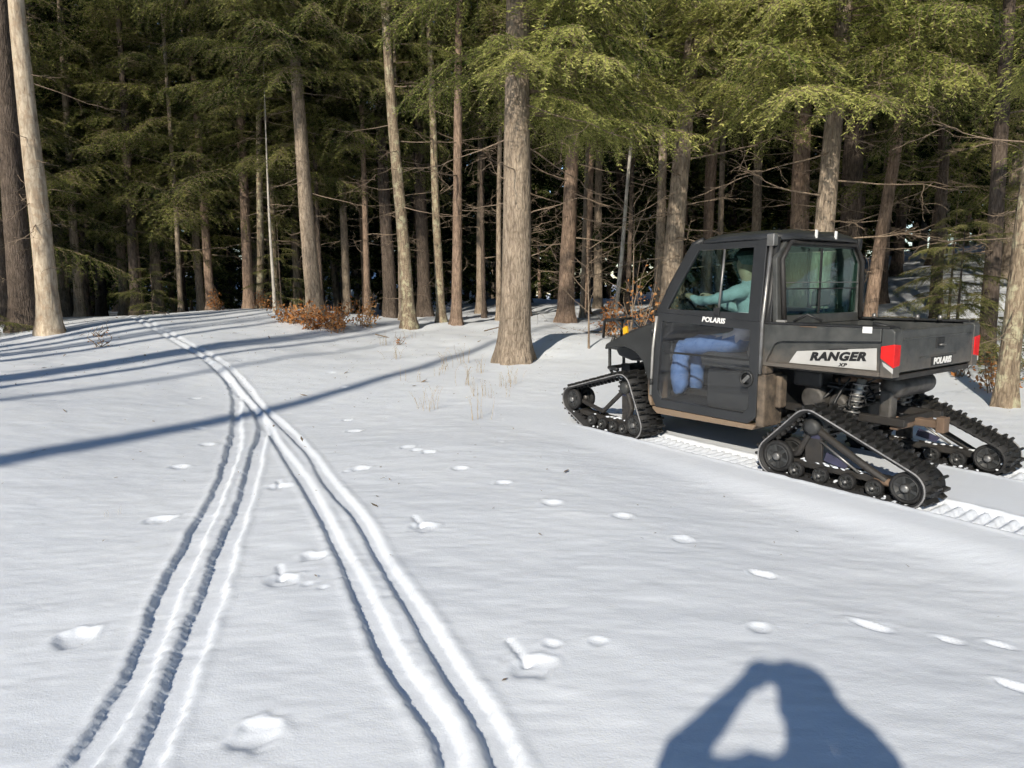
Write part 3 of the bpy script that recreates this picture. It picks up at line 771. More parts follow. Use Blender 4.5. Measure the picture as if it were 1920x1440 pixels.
    for ax_x, name in ((0.0, 'rear'), (2.06, 'front')):
        for s in (-1, 1):
            m = MB()
            for z0, z1 in ((.42,.36),(.60,.52)):
                m.tube([(ax_x+.20,s*.20,z0),(ax_x+.02,s*.52,z1)], .018, 8); m.tube([(ax_x-.20,s*.20,z0),(ax_x-.02,s*.52,z1)], .018, 8)
            m.obox((ax_x, s*.36, .385), (.11,0,0), (0,.15,.02), (0,0,.012))
            m.build('suspension_arm', M['rust'] if s < 0 else M['blackmud'], P)
            MB().tube([(ax_x,s*.12,.47),(ax_x,s*.56,.44)], .022, 10).build('axle_shaft', M['steel'], P)
            MB().lathe([(.055,-.06),(.075,-.03),(.075,.03),(.05,.05)], (ax_x,s*.56,.44), (0,s,0), 16).build('hub', M['blackmud'], P)
            a = Vector((ax_x-.12,s*.44,.42)); b = Vector((ax_x-.19,s*.38,.80))
            sh = MB().tube([a, a.lerp(b,.45), a.lerp(b,.451), b], [.016,.016,.034,.034], 10).build('shock_absorber', M['alu'], P)
            t = (b-a).normalized(); u = t.orthogonal().normalized(); w = t.cross(u)
            hp = [a.lerp(b,.18+.74*k/90)+(u*math.cos(k*.45)+w*math.sin(k*.45))*.052 for k in range(91)]
            MB().tube(hp, .0085, 6).build('coil_spring', M['steel'], sh)
    # --- rubber tracks
    kits = {'rear': dict(c=[(.245,.155,.135),(-.02,.435,.125),(-.755,.130,.118)], spr=1, idl=[0,2], rol=[.085,-.12,-.33,-.53]),
            'front': dict(c=[(2.835,.285,.120),(2.05,.500,.128),(1.875,.140,.115),(2.56,.082,.070)], spr=1, idl=[0,2], rol=[2.53,2.36,2.19,2.04])}
    lugs = []
    for kk in range(2):
        m = MB()
        segs = ((-.155,-.06),(-.03,.05),(.08,.155)) if kk == 0 else ((-.155,-.10),(-.07,.01),(.04,.155))
        for q, (y0, y1) in enumerate(segs):
            off = (-.010, .012, -.006)[q] * (1 if kk == 0 else -1)
            m.prism([(-.013+off,0),(.013+off,0),(.009+off,.034),(-.009+off,.034)], 1, y0, y1)
        o = m.build('lug', M['lug'], None); lugs.append(o.data); bpy.data.objects.remove(o)
    for s in (-1, 1):
        for nm, K in kits.items():
            pts = []
            for (cx, cz, r) in K['c']:
                for a in np.linspace(0, 2*math.pi, 64, endpoint=False): pts.append((cx+r*math.cos(a), cz+r*math.sin(a)))
            hull = convex_hull(pts)
            L = resample(hull, 120)
            N = normals2d(L)
            inn = L; out = L+N*.020
            y0, y1 = s*.520, s*.832
            n = len(L); V = []
            for (A, y) in ((inn,y0),(out,y0),(out,y1),(inn,y1)):
                V += [(p[0], y, p[1]) for p in A]
            F = []
            for i in range(n):
                j = (i+1) % n
                for q in range(4):
                    a, b = q*n, ((q+1) % 4)*n
                    F.append((a+i, a+j, b+j, b+i))
            m = MB(); m.add(V, F, True)
            belt = m.build('track_belt', M['rubber'], P)
            MB().tube([(p[0], s*.834, p[1]) for p in list(out)+[out[0]]], .0065, 5, caps=False).build('belt_edge', M['rimedge'], belt)
            # inner drive teeth and outer lugs
            per = np.hypot(*np.diff(np.vstack([L, L[:1]]), axis=0).T).sum(); nl = int(per/.062)
            LL = resample(L, nl); NN = normals2d(LL)
            for i in range(nl):
                p = LL[i]+NN[i]*.019; a = math.atan2(NN[i][0], NN[i][1])
                o = link('lug', lugs[i % 2], belt, (p[0], s*.676, p[1]), (0, a, 0))
            m = MB()
            for i in range(nl):
                p = LL[i]-NN[i]*.012; t = np.array([NN[i][1], -NN[i][0]])
                for yy in (-.07, .07):
                    m.obox((p[0], s*.676+yy, p[1]), (t[0]*.014,0,t[1]*.014), (0,.014,0), (NN[i][0]*.014,0,NN[i][1]*.014))
            m.build('drive_teeth', M['rubber'], belt)['kind'] = 'stuff'
            # wheels, outer and inner of each axle
            def wheel(cx, cz, r, y, name, spokes, s=s):
                if s < 0 and abs(y) < .65: s = 1
                prof = [(r*.55,-.026),(r*.92,-.026),(r,-.018),(r,.018),(r*.92,.026),(r*.80,.026),(r*.76,.010),(r*.34,.012),(r*.30,.030),(r*.12,.034)]
                wm = MB().lathe(prof, (cx, y, cz), (0, s, 0), 26).build(name, M['rubber'], P)
                rm = MB().lathe([(r*.75,.0),(r*.77,.016),(r*.70,.018),(r*.66,.008)], (cx, y+s*.006, cz), (0, s, 0), 24)
                for k in range(spokes):
                    a = 2*math.pi*k/spokes+.3
                    rm.obox((cx+math.cos(a)*r*.5, y+s*.017, cz+math.sin(a)*r*.5), (math.cos(a)*r*.24,0,math.sin(a)*r*.24), (0,.006,0), (-math.sin(a)*r*.10,0,math.cos(a)*r*.10))
                rm.build('rim', M['wheelgrey'], wm)
                MB().lathe([(r*.26,.0),(r*.26,.014),(r*.16,.020),(r*.05,.022)], (cx, y+s*.026, cz), (0, s, 0), 12).build('hub_cap', M['steel'], wm)
            for q in K['idl']:
                cx, cz, r = K['c'][q]
                for y in (.782, .585): wheel(cx, cz, r-.006, s*y, 'idler_wheel', 6)
            for x in K['rol']:
                z = .075 if not (nm == 'front' and x > 2.5) else .092
                for y in (.775, .590): wheel(x, z, .062, s*y, 'roller_wheel', 5)
            cx, cz, r = K['c'][1]
            m = MB().lathe([(r*.9,-.02),(r*.9,.02),(.05,.024)], (cx, s*.70, cz), (0, s, 0), 24)
            m.lathe([(r*.9,-.02),(r*.9,.02),(.05,.024)], (cx, s*.60, cz), (0, s, 0), 24)
            for k in range(16):
                a = 2*math.pi*k/16
                m.obox((cx+math.cos(a)*r*.9, s*.65, cz+math.sin(a)*r*.9), (math.cos(a)*.014,0,math.sin(a)*.014), (0,.085,0), (-math.sin(a)*.010,0,math.cos(a)*.010))
            m.lathe([(.07,-.03),(.065,.05),(.04,.07)], (cx, s*.725, cz), (0, s, 0), 16)
            m.build('drive_sprocket', M['wheelgrey'], P)
            # snow packed between the rollers and on the belt
            rs = random.Random(int(cx*100)+s); m = MB()
            for q in range(70):
                i = rs.randrange(len(L)); dpt = rs.uniform(-.004, .016)
                if L[i][1] > .35 and rs.random() < .6: continue
                pp = (L[i][0]-N[i][0]*dpt, s*rs.uniform(.54, .80), L[i][1]-N[i][1]*dpt); rr = rs.uniform(.006, .020)
                m.lathe([(rr*.3,-rr*.5),(rr*rs.uniform(.8,1.2),-rr*.1),(rr*.8,rr*.35),(rr*.2,rr*.6)], pp, (rs.gauss(0,.4), rs.gauss(0,.4), 1), 6)
            for q in range(26):
                x0 = rs.uniform(b_x(K), f_x(K)); rr = rs.uniform(.008, .022)
                m.lathe([(rr*.4,-rr*.3),(rr*rs.uniform(1.,1.6),0),(rr*.7,rr*.4)], (x0, s*rs.uniform(.66, .735), .150), (rs.gauss(0,.2), rs.gauss(0,.2), 1), 6)
            ps = m.build('packed_snow', M['snow'], belt); ps['kind'] = 'stuff'
            # undercarriage frame
            f, b = K['c'][0], K['c'][2]
            m = MB()
            m.obox(((f[0]+b[0])/2, s*.682, .125), ((f[0]-b[0])/2*.92,0,(.02 if nm == 'front' else 0)), (0,.055,0), (0,0,.026))
            m.tube([(cx, s*.735, cz),(cx+(f[0]-cx)*.45, s*.735, .20),(f[0]-.02, s*.735, f[1])], .026, 8)
            m.tube([(cx, s*.735, cz),(cx+(b[0]-cx)*.45, s*.735, cz*.58),(b[0]+.16, s*.735, .13)], .030, 8)
            m.tube([(b[0]+.24, s*.72, .125),(b[0], s*.72, b[1])], .026, 8)
            m.prism([(cx-.07,cz+.02),(cx+.07,cz+.02),(cx+.06,.13),(cx-.08,.13)], 1, s*.712, s*.738)
            m.build('track_frame', M['blackmud'], P, .004)
            MB().prism([(cx-.05,cz-.03),(cx+.05,cz-.03),(cx+.05,cz-.09),(cx-.06,cz-.09)], 1, s*.7385, s*.742).build('frame_decal', M['purple'], P)
            if nm == 'rear':
                MB().prism([(cx-.12,cz-.18),(cx-.30,.20),(cx-.27,.155),(cx-.10,cz-.25)], 1, s*.7395, s*.746).build('frame_brace', M['purple'], P)
                MB().tube([(cx-.07,s*.752,cz-.10),(cx-.38,s*.752,.155)], .010, 8).build('tension_rod', M['steel'], P)
                MB().tube([(b[0]+.24,s*.735,.125),(b[0]+.10,s*.735,.125)], .030, 10).build('tensioner', M['rust'], P)

def b_x(K): return K['c'][2][0]+.1
def f_x(K): return K['c'][0][0]-.15

def catmull3(pts, n=6):
    P = [Vector(p) for p in pts]; P = [P[0]*2-P[1]] + P + [P[-1]*2-P[-2]]
    out = []
    for i in range(1, len(P)-2):
        for k in range(n):
            t = k/n
            out.append(0.5*((2*P[i]) + (P[i+1]-P[i-1])*t + (2*P[i-1]-5*P[i]+4*P[i+1]-P[i+2])*t*t + (3*P[i]-P[i-1]-3*P[i+1]+P[i+2])*t**3))
    out.append(P[-2]); return out

def convex_hull(pts):
    pts = sorted(set((round(a, 6), round(b, 6)) for a, b in pts))
    def half(it):
        h = []
        for p in it:
            while len(h) > 1 and (h[-1][0]-h[-2][0])*(p[1]-h[-2][1])-(h[-1][1]-h[-2][1])*(p[0]-h[-2][0]) <= 0: h.pop()
            h.append(p)
        return h[:-1]
    return np.array(half(pts)+half(pts[::-1]))

def resample(L, n):
    C = np.vstack([L, L[:1]]); d = np.r_[0, np.cumsum(np.hypot(*np.diff(C, axis=0).T))]
    t = np.linspace(0, d[-1], n, endpoint=False)
    return np.stack([np.interp(t, d, C[:,0]), np.interp(t, d, C[:,1])], 1)

def normals2d(L):
    t = np.roll(L, -1, 0)-np.roll(L, 1, 0); t /= np.hypot(t[:,0], t[:,1])[:,None]
    return np.stack([t[:,1], -t[:,0]], 1)
build_vehicle()

# ------------------------------------------------------------------ people
M['shirt'] = simple('lavender_grey_shirt', (0.60, 0.58, 0.63), (0.46, 0.445, 0.49), rough=0.9, scale=14, bstr=0.5, bscale=24)
M['jeans'] = simple('blue_denim', (0.125, 0.22, 0.44), (0.08, 0.15, 0.33), rough=0.9, scale=22, bstr=0.5, bscale=30)
M['skin'] = simple('skin', (0.55, 0.34, 0.25), (0.47, 0.28, 0.20), rough=0.55, bstr=0.1)
M['hair'] = simple('grey_hair', (0.34, 0.32, 0.30), (0.18, 0.17, 0.16), rough=0.8, scale=40, bstr=0.6, bscale=90)
M['cap'] = simple('dark_cap_cloth', (0.035, 0.04, 0.045), (0.025, 0.028, 0.03), rough=0.9, scale=20, bstr=0.3)
M['boot'] = simple('dark_boot_leather', (0.05, 0.038, 0.03), (0.03, 0.024, 0.02), rough=0.6, bstr=0.3)
M['jacket'] = simple('dark_blue_jacket', (0.045, 0.06, 0.10), (0.03, 0.04, 0.07), rough=0.85, scale=12, bstr=0.5, bscale=22)
M['trouser'] = simple('black_trousers', (0.03, 0.03, 0.033), (0.02, 0.02, 0.022), rough=0.9, scale=12, bstr=0.4, bscale=24)
M['eye'] = simple('eye', (0.05, 0.04, 0.035), rough=0.2, bstr=0)

def hand_chain(G, tag_, wrist, dirv, palm_n, side, curl):
    """palm and five fingers; dirv along the hand, palm_n the way fingers curl, side toward the thumb"""
    d = Vector(dirv).normalized(); n = Vector(palm_n).normalized(); s = Vector(side).normalized()
    w = Vector(wrist)
    pm = tag_+'_palm'; G[0][pm] = (w+d*.055, (.036, .020))
    G[1].append((tag_+'_wrist', pm))
    for k, (off, ln) in enumerate(((.030, .072), (.010, .082), (-.010, .076), (-.029, .060))):
        b = w+d*.095+s*off; q1 = b+(d*math.cos(curl*.7)+n*math.sin(curl*.7))*ln*.45
        q2 = q1+(d*math.cos(curl*1.6)+n*math.sin(curl*1.6))*ln*.33; q3 = q2+(d*math.cos(curl*2.3)+n*math.sin(curl*2.3))*ln*.26
        prev = pm
        for j, q in enumerate((b, q1, q2, q3)):
            nm = '%s_f%d%d' % (tag_, k, j); G[0][nm] = (q, (.0095-.0008*j,)*2); G[1].append((prev, nm)); prev = nm
    b = w+d*.035+s*.034; q1 = b+(s*.6+d*.6+n*.35).normalized()*.034; q2 = q1+(d*.75+n*.6+s*.15).normalized()*.028
    prev = pm
    for j, q in enumerate((b, q1, q2)):
        nm = '%s_t%d' % (tag_, j); G[0][nm] = (q, (.012-.001*j,)*2); G[1].append((prev, nm)); prev = nm

def skin_body(name, G, root, mats, pick, matrix):
    names = list(G[0]); ix = {n: i for i, n in enumerate(names)}
    me = bpy.data.meshes.new(name)
    me.from_pydata([tuple(G[0][n][0]) for n in names], [(ix[a], ix[b]) for a, b in G[1]], [])
    o = bpy.data.objects.new(name, me); COL.objects.link(o)
    md = o.modifiers.new('skin', 'SKIN'); md.use_smooth_shade = True
    for n in names:
        sv = me.skin_vertices[0].data[ix[n]]; r = G[0][n][1]
        sv.radius = r if isinstance(r, (tuple, list)) else (r, r); sv.use_root = (n == root)
    sb = o.modifiers.new('sub', 'SUBSURF'); sb.levels = 2; sb.render_levels = 2
    dg = bpy.context.evaluated_depsgraph_get()
    m2 = bpy.data.meshes.new_from_object(o.evaluated_get(dg))
    o.modifiers.clear(); o.data = m2
    m2.materials.clear()
    for m in mats: m2.materials.append(m)
    for p in m2.polygons:
        p.material_index = pick(p.center); p.use_smooth = True
    o.matrix_world = matrix
    tx = bpy.data.textures.get('cloth_folds') or bpy.data.textures.new('cloth_folds', 'CLOUDS'); tx.noise_scale = .07; tx.noise_depth = 2
    vg = o.vertex_groups.new(name='clothing')
    ids = set()
    for p in m2.polygons:
        if p.material_index in (1, 2): ids.update(p.vertices)
    vg.add(list(ids), 1.0, 'REPLACE')
    dm = o.modifiers.new('folds', 'DISPLACE'); dm.texture = tx; dm.strength = .045; dm.mid_level = .5; dm.vertex_group = 'clothing'
    return o

def face_parts(body, hc, r, f, skin, hair, cap, brim=True):
    """nose, eyes, ears, mouth, hair and cap on a head at hc facing f"""
    f = Vector(f).normalized(); up = Vector((0,0,1)); s = up.cross(f).normalized(); hc = Vector(hc)
    MB().obox(hc+f*(r*1.0)-up*.005, f*.014, s*.011, up*.022).build('nose', skin, body, .008)
    for k in (-1, 1):
        MB().lathe([(.002,-.008),(.009,-.004),(.010,0),(.004,.007)], hc+f*r*.90+s*k*.032+up*.022, f, 8).build('eye', M['eye'], body)
        MB().lathe([(.012,-.008),(.028,-.004),(.028,.004),(.015,.008)], hc+s*k*(r*.93)-up*.005, s*k, 10).build('ear', skin, body)
    MB().obox(hc+f*r*.93-up*.045, f*.006, s*.022, up*.004).build('mouth', M['rust'], body, .003)
    V = []; F = []; n = 18; mm = 7
    for i in range(mm+1):
        a = math.pi*.56*i/mm
        for k in range(n):
            b = 2*math.pi*k/n; low = 1+.10*max(0, -math.cos(b))-.52*max(0, math.cos(b))**.5
            rr = (r+.014)*(1+.015*math.sin(7*b+i))
            V.append(hc+up*(.015+rr*1.08*math.cos(a*low))+(f*math.cos(b)*1.08+s*math.sin(b)*.95)*rr*math.sin(min(a*low, 2.0)))
    for i in range(mm):
        for k in range(n): F.append((i*n+k, i*n+(k+1) % n, (i+1)*n+(k+1) % n, (i+1)*n+k))
    m = MB(); m.add(V, F, True); m.build('hair', hair, body)
    V = []; F = []
    for i in range(6):
        a = math.pi*.40*i/5
        for k in range(n):
            b = 2*math.pi*k/n; rr = r+.024
            V.append(hc+up*(.03+rr*1.05*math.cos(a))+(f*math.cos(b)*1.1+s*math.sin(b)*.97)*rr*math.sin(a))
    for i in range(5):
        for k in range(n): F.append((i*n+k, i*n+(k+1) % n, (i+1)*n+(k+1) % n, (i+1)*n+k))
    m = MB(); m.add(V, F, True)
    if brim:
        m.obox(hc+f*(r+.055)+up*.045, f*.05-up*.010, s*.065, up*.004)
    m.build('cap', cap, body, .002)

def driver():
    nodes = {'pelvis': ((.90,.33,1.01), (.15,.13)), 'belly': ((.87,.33,1.16), (.15,.125)), 'chest': ((.87,.33,1.38), (.165,.12)), 'collar': ((.885,.33,1.50), (.11,.08)),
        'neck': ((.905,.33,1.585), .056), 'jaw': ((.965,.33,1.665), (.068,.075)), 'head': ((.958,.33,1.735), (.082,.095)), 'crown': ((.95,.33,1.80), (.070,.078)),
        'l_sh': ((.895,.515,1.475), .072), 'l_elb': ((1.165,.575,1.395), .052), 'l_fore': ((1.34,.52,1.40), .046), 'l_wrist': ((1.455,.475,1.425), .033),
        'r_sh': ((.895,.145,1.475), .072), 'r_elb': ((1.10,.07,1.27), .052), 'r_fore': ((1.30,.12,1.34), .045), 'r_wrist': ((1.43,.185,1.42), .033),
        'l_hip': ((1.00,.425,1.005), .098), 'l_thigh': ((1.30,.44,.985), .098), 'l_knee': ((1.585,.44,.940), .092), 'l_calf': ((1.605,.44,.72), .092), 'l_ank': ((1.60,.44,.515), .088), 'l_foot': ((1.66,.43,.462), .043), 'l_toe': ((1.715,.43,.452), .034),
        'r_hip': ((1.00,.235,1.005), .098), 'r_thigh': ((1.30,.22,.985), .095), 'r_knee': ((1.56,.22,.955), .088), 'r_calf': ((1.59,.22,.73), .088), 'r_ank': ((1.585,.22,.515), .084), 'r_foot': ((1.66,.23,.462), .043), 'r_toe': ((1.715,.23,.452), .034)}
    edges = [('pelvis','belly'),('belly','chest'),('chest','collar'),('collar','neck'),('neck','jaw'),('jaw','head'),('head','crown'),
        ('collar','l_sh'),('l_sh','l_elb'),('l_elb','l_fore'),('l_fore','l_wrist'),('collar','r_sh'),('r_sh','r_elb'),('r_elb','r_fore'),('r_fore','r_wrist'),
        ('pelvis','l_hip'),('l_hip','l_thigh'),('l_thigh','l_knee'),('l_knee','l_calf'),('l_calf','l_ank'),('l_ank','l_foot'),('l_foot','l_toe'),
        ('pelvis','r_hip'),('r_hip','r_thigh'),('r_thigh','r_knee'),('r_knee','r_calf'),('r_calf','r_ank'),('r_ank','r_foot'),('r_foot','r_toe')]
    G = (nodes, edges)
    hand_chain(G, 'l', (1.455,.475,1.425), (.75,-.15,.35), (.35,0,-1), (0,-1,.1), 1.0)
    hand_chain(G, 'r', (1.43,.185,1.42), (.75,.15,.35), (.35,0,-1), (0,1,.1), 1.0)
    def pick(c):
        if c.x > 1.43 and c.z > 1.36: return 0
        if c.z > 1.575: return 0
        if c.z < .475 or (c.z < .52 and c.x > 1.64): return 3
        if c.z < 1.07 and (c.x > .95 or c.z < 1.03): return 2
        return 1
    mt = UTV.matrix_basis.copy()
    b = skin_body('person', G, 'pelvis', [M['skin'], M['shirt'], M['jeans'], M['boot']], pick, mt)
    tag(b, 'person in grey shirt and blue jeans sitting at the steering wheel in the cab', 'person')
    face_parts(b, (.955,.33,1.735), .088, (1,0,-.05), M['skin'], M['hair'], M['cap'])
    return b

def photographer():
    nodes = {'pelvis': ((.03,-.30,.92), (.16,.12)), 'belly': ((.03,-.30,1.08), (.16,.12)), 'chest': ((.03,-.31,1.25), (.18,.125)), 'collar': ((.03,-.29,1.37), (.12,.09)),
        'neck': ((.03,-.27,1.44), .060), 'jaw': ((.03,-.225,1.49), (.072,.078)), 'head': ((.03,-.235,1.555), (.084,.098)), 'crown': ((.03,-.245,1.615), (.072,.08)),
        'l_sh': ((-.15,-.28,1.36), .075), 'l_elb': ((-.345,-.115,1.29), .066), 'l_fore': ((-.235,-.07,1.39), .060), 'l_wrist': ((-.125,-.04,1.482), .040),
        'r_sh': ((.21,-.28,1.36), .075), 'r_elb': ((.315,-.115,1.285), .078), 'r_fore': ((.215,-.07,1.385), .070), 'r_wrist': ((.140,-.04,1.482), .042),
        'l_hip': ((-.07,-.30,.86), .11), 'l_knee': ((-.10,-.28,.48), .078), 'l_calf': ((-.105,-.30,.33), .070), 'l_ank': ((-.11,-.32,.11), .058), 'l_toe': ((-.125,-.16,.055), .046),
        'r_hip': ((.13,-.30,.86), .11), 'r_knee': ((.16,-.28,.48), .078), 'r_calf': ((.165,-.30,.33), .070), 'r_ank': ((.17,-.32,.11), .058), 'r_toe': ((.185,-.16,.055), .046)}
    edges = [('pelvis','belly'),('belly','chest'),('chest','collar'),('collar','neck'),('neck','jaw'),('jaw','head'),('head','crown'),
        ('collar','l_sh'),('l_sh','l_elb'),('l_elb','l_fore'),('l_fore','l_wrist'),('collar','r_sh'),('r_sh','r_elb'),('r_elb','r_fore'),('r_fore','r_wrist'),
        ('pelvis','l_hip'),('l_hip','l_knee'),('l_knee','l_calf'),('l_calf','l_ank'),('l_ank','l_toe'),('pelvis','r_hip'),('r_hip','r_knee'),('r_knee','r_calf'),('r_calf','r_ank'),('r_ank','r_toe')]
    G = (nodes, edges)
    hand_chain(G, 'l', (-.125,-.04,1.482), (.45,.10,.85), (.8,.1,-.2), (.2,-1,.1), .75)
    hand_chain(G, 'r', (.140,-.04,1.482), (-.45,.10,.85), (-.8,.1,-.2), (-.2,-1,.1), .75)
    def pick(c):
        if c.z > 1.435 and (c.y > -.08 and c.z > 1.46 or c.y < -.12): return 0
        if c.z < .16: return 3
        if c.z < .89: return 2
        return 1
    b = skin_body('person', G, 'pelvis', [M['skin'], M['jacket'], M['trouser'], M['boot']], pick, Matrix.Translation((0, 0, -.01)))
    tag(b, 'person in dark jacket standing in the snow and holding up a phone in both hands', 'person')
    face_parts(b, (.03,-.235,1.555), .090, (0,1,-.05), M['skin'], M['hair'], M['cap'], brim=False)
    ph = MB().box(-.085,.090,-.026,-.016,1.495,1.585).build('phone', M['black'], None, .004)
    tag(ph, 'black phone held sideways in the hands of the person taking the picture', 'phone')
    MB().lathe([(.012,0),(.012,.002)], (0,-.0165,1.538), (0,1,0), 12).build('lens', M['eye'], ph)
driver()
photographer()

# ------------------------------------------------------------------ trees
RNG = np.random.default_rng(7)
def bough_arrays(seed, L=3.0, nsec=40, droop=.30, tl=.092, tw=.0098, step=.031, bare=.12):
    """a drooping flat hemlock bough along +x: returns needle kites and wood strips"""
    r = np.random.default_rng(seed)
    def axis(t):
        return np.array([L*t*(1-.06*t), .10*L*math.sin(2.3*t+seed)*t, L*(.10*t-droop*t*t)])
    K = []; W = []
    def strip(a, b, w0, w1):
        d = b-a; n = np.cross(d, [0,0,1.0]); ln = np.linalg.norm(n); n = n/ln if ln > 1e-6 else np.array([0,1.0,0])
        u = np.cross(n, d); u /= np.linalg.norm(u)+1e-9
        W.append([a-n*w0, b-n*w1, b+n*w1, a+n*w0]); W.append([a-u*w0, b-u*w1, b+u*w1, a+u*w0])
    prev = axis(0)
    for i in range(1, 13):
        p = axis(i/12); strip(prev, p, .016*(1-(i-1)/13), .016*(1-i/13)); prev = p
    for i in range(nsec):
        t = bare+(1-bare)*(i+r.random()*.8)/nsec
        if t > .995: t = .995
        o = axis(t); tang = axis(min(t+.02, 1.02))-axis(t-.02); tang /= np.linalg.norm(tang)
        side = 1 if i % 2 else -1
        ang = math.radians(68-32*t+r.normal()*9)*side
        lat = np.array([-tang[1], tang[0], 0]); lat /= np.linalg.norm(lat)
        d = tang*math.cos(ang)+lat*math.sin(ang); d[2] += r.normal()*.16-.10
        d /= np.linalg.norm(d)
        sl = L*(.40*(1-t)**.75*min(1, t*3.2+.2)+.055)*r.uniform(.6, 1.15)
        ns = max(3, int(sl/step)); pp = o
        dr = r.uniform(.2, .75)
        for j in range(ns+1):
            s = j/ns
            q = o+d*sl*s+np.array([0,0,-dr*sl*s*s])+r.normal(0, .012, 3)
            if j and j % 2 == 0: strip(pp, q, .005*(1-s)+.0015, .005*(1-s)+.001); pp = q
            for sd in ((-1, 1) if j < ns else (0,)):
                if j == 0 and r.random() < .5: continue
                a2 = math.radians(r.uniform(38, 72))*sd
                l2 = np.array([-d[1], d[0], 0]); l2 /= np.linalg.norm(l2)+1e-9
                dd = d*math.cos(a2)+l2*math.sin(a2); dd[2] += r.normal()*.34-.30
                dd /= np.linalg.norm(dd)
                nrm = np.cross(dd, l2*math.cos(a2)-d*math.sin(a2)) if sd else np.cross(dd, l2)
                wv = np.cross(nrm, dd); wv /= np.linalg.norm(wv)+1e-9
                tilt = r.normal()*.95; up = np.cross(dd, wv); wv = wv*math.cos(tilt)+up*math.sin(tilt)
                ln = tl*r.uniform(.55, 1.35)*(1.1-.35*s); w = tw*r.uniform(.7, 1.3)
                K.append([q, q+dd*ln*.45-wv*w, q+dd*ln, q+dd*ln*.5+wv*w])
    return np.array(K), np.array(W)

def quads_mesh(name, parts):
    """parts: list of (array n,4,3, material)"""
    V = np.concatenate([p[0].reshape(-1, 3) for p in parts]); n = len(V)//4
    me = fast_mesh(name, V, np.arange(n*4).reshape(n, 4))
    mi = []
    for k, (a, m) in enumerate(parts):
        me.materials.append(m); mi += [k]*len(a)
    me.polygons.foreach_set('material_index', mi)
    return me

BOUGH = {}
for key, mt in (('needle', M['needle']), ('needle_dull', M['needle_dull'])):
    BOUGH[key] = []
for k in range(6):
    kt, wd = bough_arrays(100+k, L=[3.2, 2.7, 3.0, 2.4, 3.4, 2.9][k], nsec=[46, 40, 44, 36, 50, 42][k], droop=[.22, .30, .16, .34, .26, .20][k])
    for key in BOUGH:
        BOUGH[key].append(quads_mesh('bough', [(kt, M[key]), (wd, M['twig'])]))

def dead_branch_mesh(seed, L=2.4):
    r = random.Random(seed); m = MB()
    def grow_(p, d, ln, rad, depth):
        pts = [p]; q = p.copy(); dd = d.copy(); n = 6
        for i in range(n):
            dd = (dd+Vector((r.gauss(0, .16), r.gauss(0, .16), r.gauss(-.02, .12)))).normalized(); q = q+dd*ln/n; pts.append(q.copy())
            if depth < 2 and i > 0 and r.random() < .75:
                sd = (dd+Vector((r.gauss(0, .7), r.gauss(0, .7), r.gauss(-.1, .35)))).normalized()
                grow_(q.copy(), sd, ln*r.uniform(.25, .55), rad*.5, depth+1)
        m.tube(pts, [max(rad*(1-.8*i/n), .003) for i in range(n+1)], 5 if depth == 0 else 4, caps=False)
    grow_(Vector((0,0,0)), Vector((1,0,r.uniform(-.15,.15))), L, .021, 0)
    o = m.build('dead_branch', M['twig'], None); me = o.data; bpy.data.objects.remove(o)
    return me
DEAD = [dead_branch_mesh(s, L) for s, L in ((1, 2.2), (2, 1.6), (3, 2.7), (4, 1.3), (5, 2.0))]

def trunk_mesh(r, Hh, seed, mat, nseg=14, flare=.55, knots=True, bend=0.0):
    rr = np.random.default_rng(seed)
    zs = np.concatenate([np.linspace(-.35, 1.2, 9), np.arange(1.5, Hh, .45), [Hh]])
    V = []; ph = rr.random(4)*6.28
    for z in zs:
        t = max(z, 0)/Hh
        rad = r*((1-t)**.85*.97+.03)
        fl = 1+flare*math.exp(-max(z, 0)/(.9*r+.12))
        cx = bend*math.sin(z*.42+ph[0])*min(z/3, 1); cy = bend*math.sin(z*.37+ph[1])*min(z/3, 1)
        for k in range(nseg):
            a = 2*math.pi*k/nseg
            lob = 1+(fl-1)*(.75+.55*math.cos(5*a+ph[2]))+.035*math.sin(3*a+z*1.1+ph[3])+rr.normal()*.016
            V.append((cx+math.cos(a)*rad*lob, cy+math.sin(a)*rad*lob, z))
    n = nseg; m = len(zs)
    I = np.arange(m*n).reshape(m, n)
    J = np.roll(I, -1, 1)
    F = np.stack([I[:-1].ravel(), J[:-1].ravel(), J[1:].ravel(), I[1:].ravel()], 1)
    return fast_mesh('trunk', V, F, mat, True)

def crown_mesh(seed, h0, h1, n, key, big=1.0):
    r = random.Random(seed); K = []; W = []
    for i in range(n):
        t = (i+r.random())/n; h = h0+(h1-h0)*t
        k, w = COARSE[r.randrange(len(COARSE))]
        az = i*2.399+r.uniform(-.5, .5); sc = big*(1.15-.75*t)*r.uniform(.8, 1.15); pit = r.uniform(-.1, .3)
        Rm = np.array(Matrix.Rotation(az, 3, 'Z') @ Matrix.Rotation(pit, 3, 'Y'))
        K.append(k@Rm.T*sc+[0,0,h]); W.append(w@Rm.T*sc+[0,0,h])
    return quads_mesh('crown', [(np.concatenate(K), M[key]), (np.concatenate(W), M['twig'])])
COARSE = [bough_arrays(900+k, L=3.0, nsec=24, droop=.25, tl=.22, tw=.045, step=.11) for k in range(4)]
TREETOP = {k: crown_mesh(50, 0, 7.6, 36, k) for k in ('needle', 'needle_dull')}

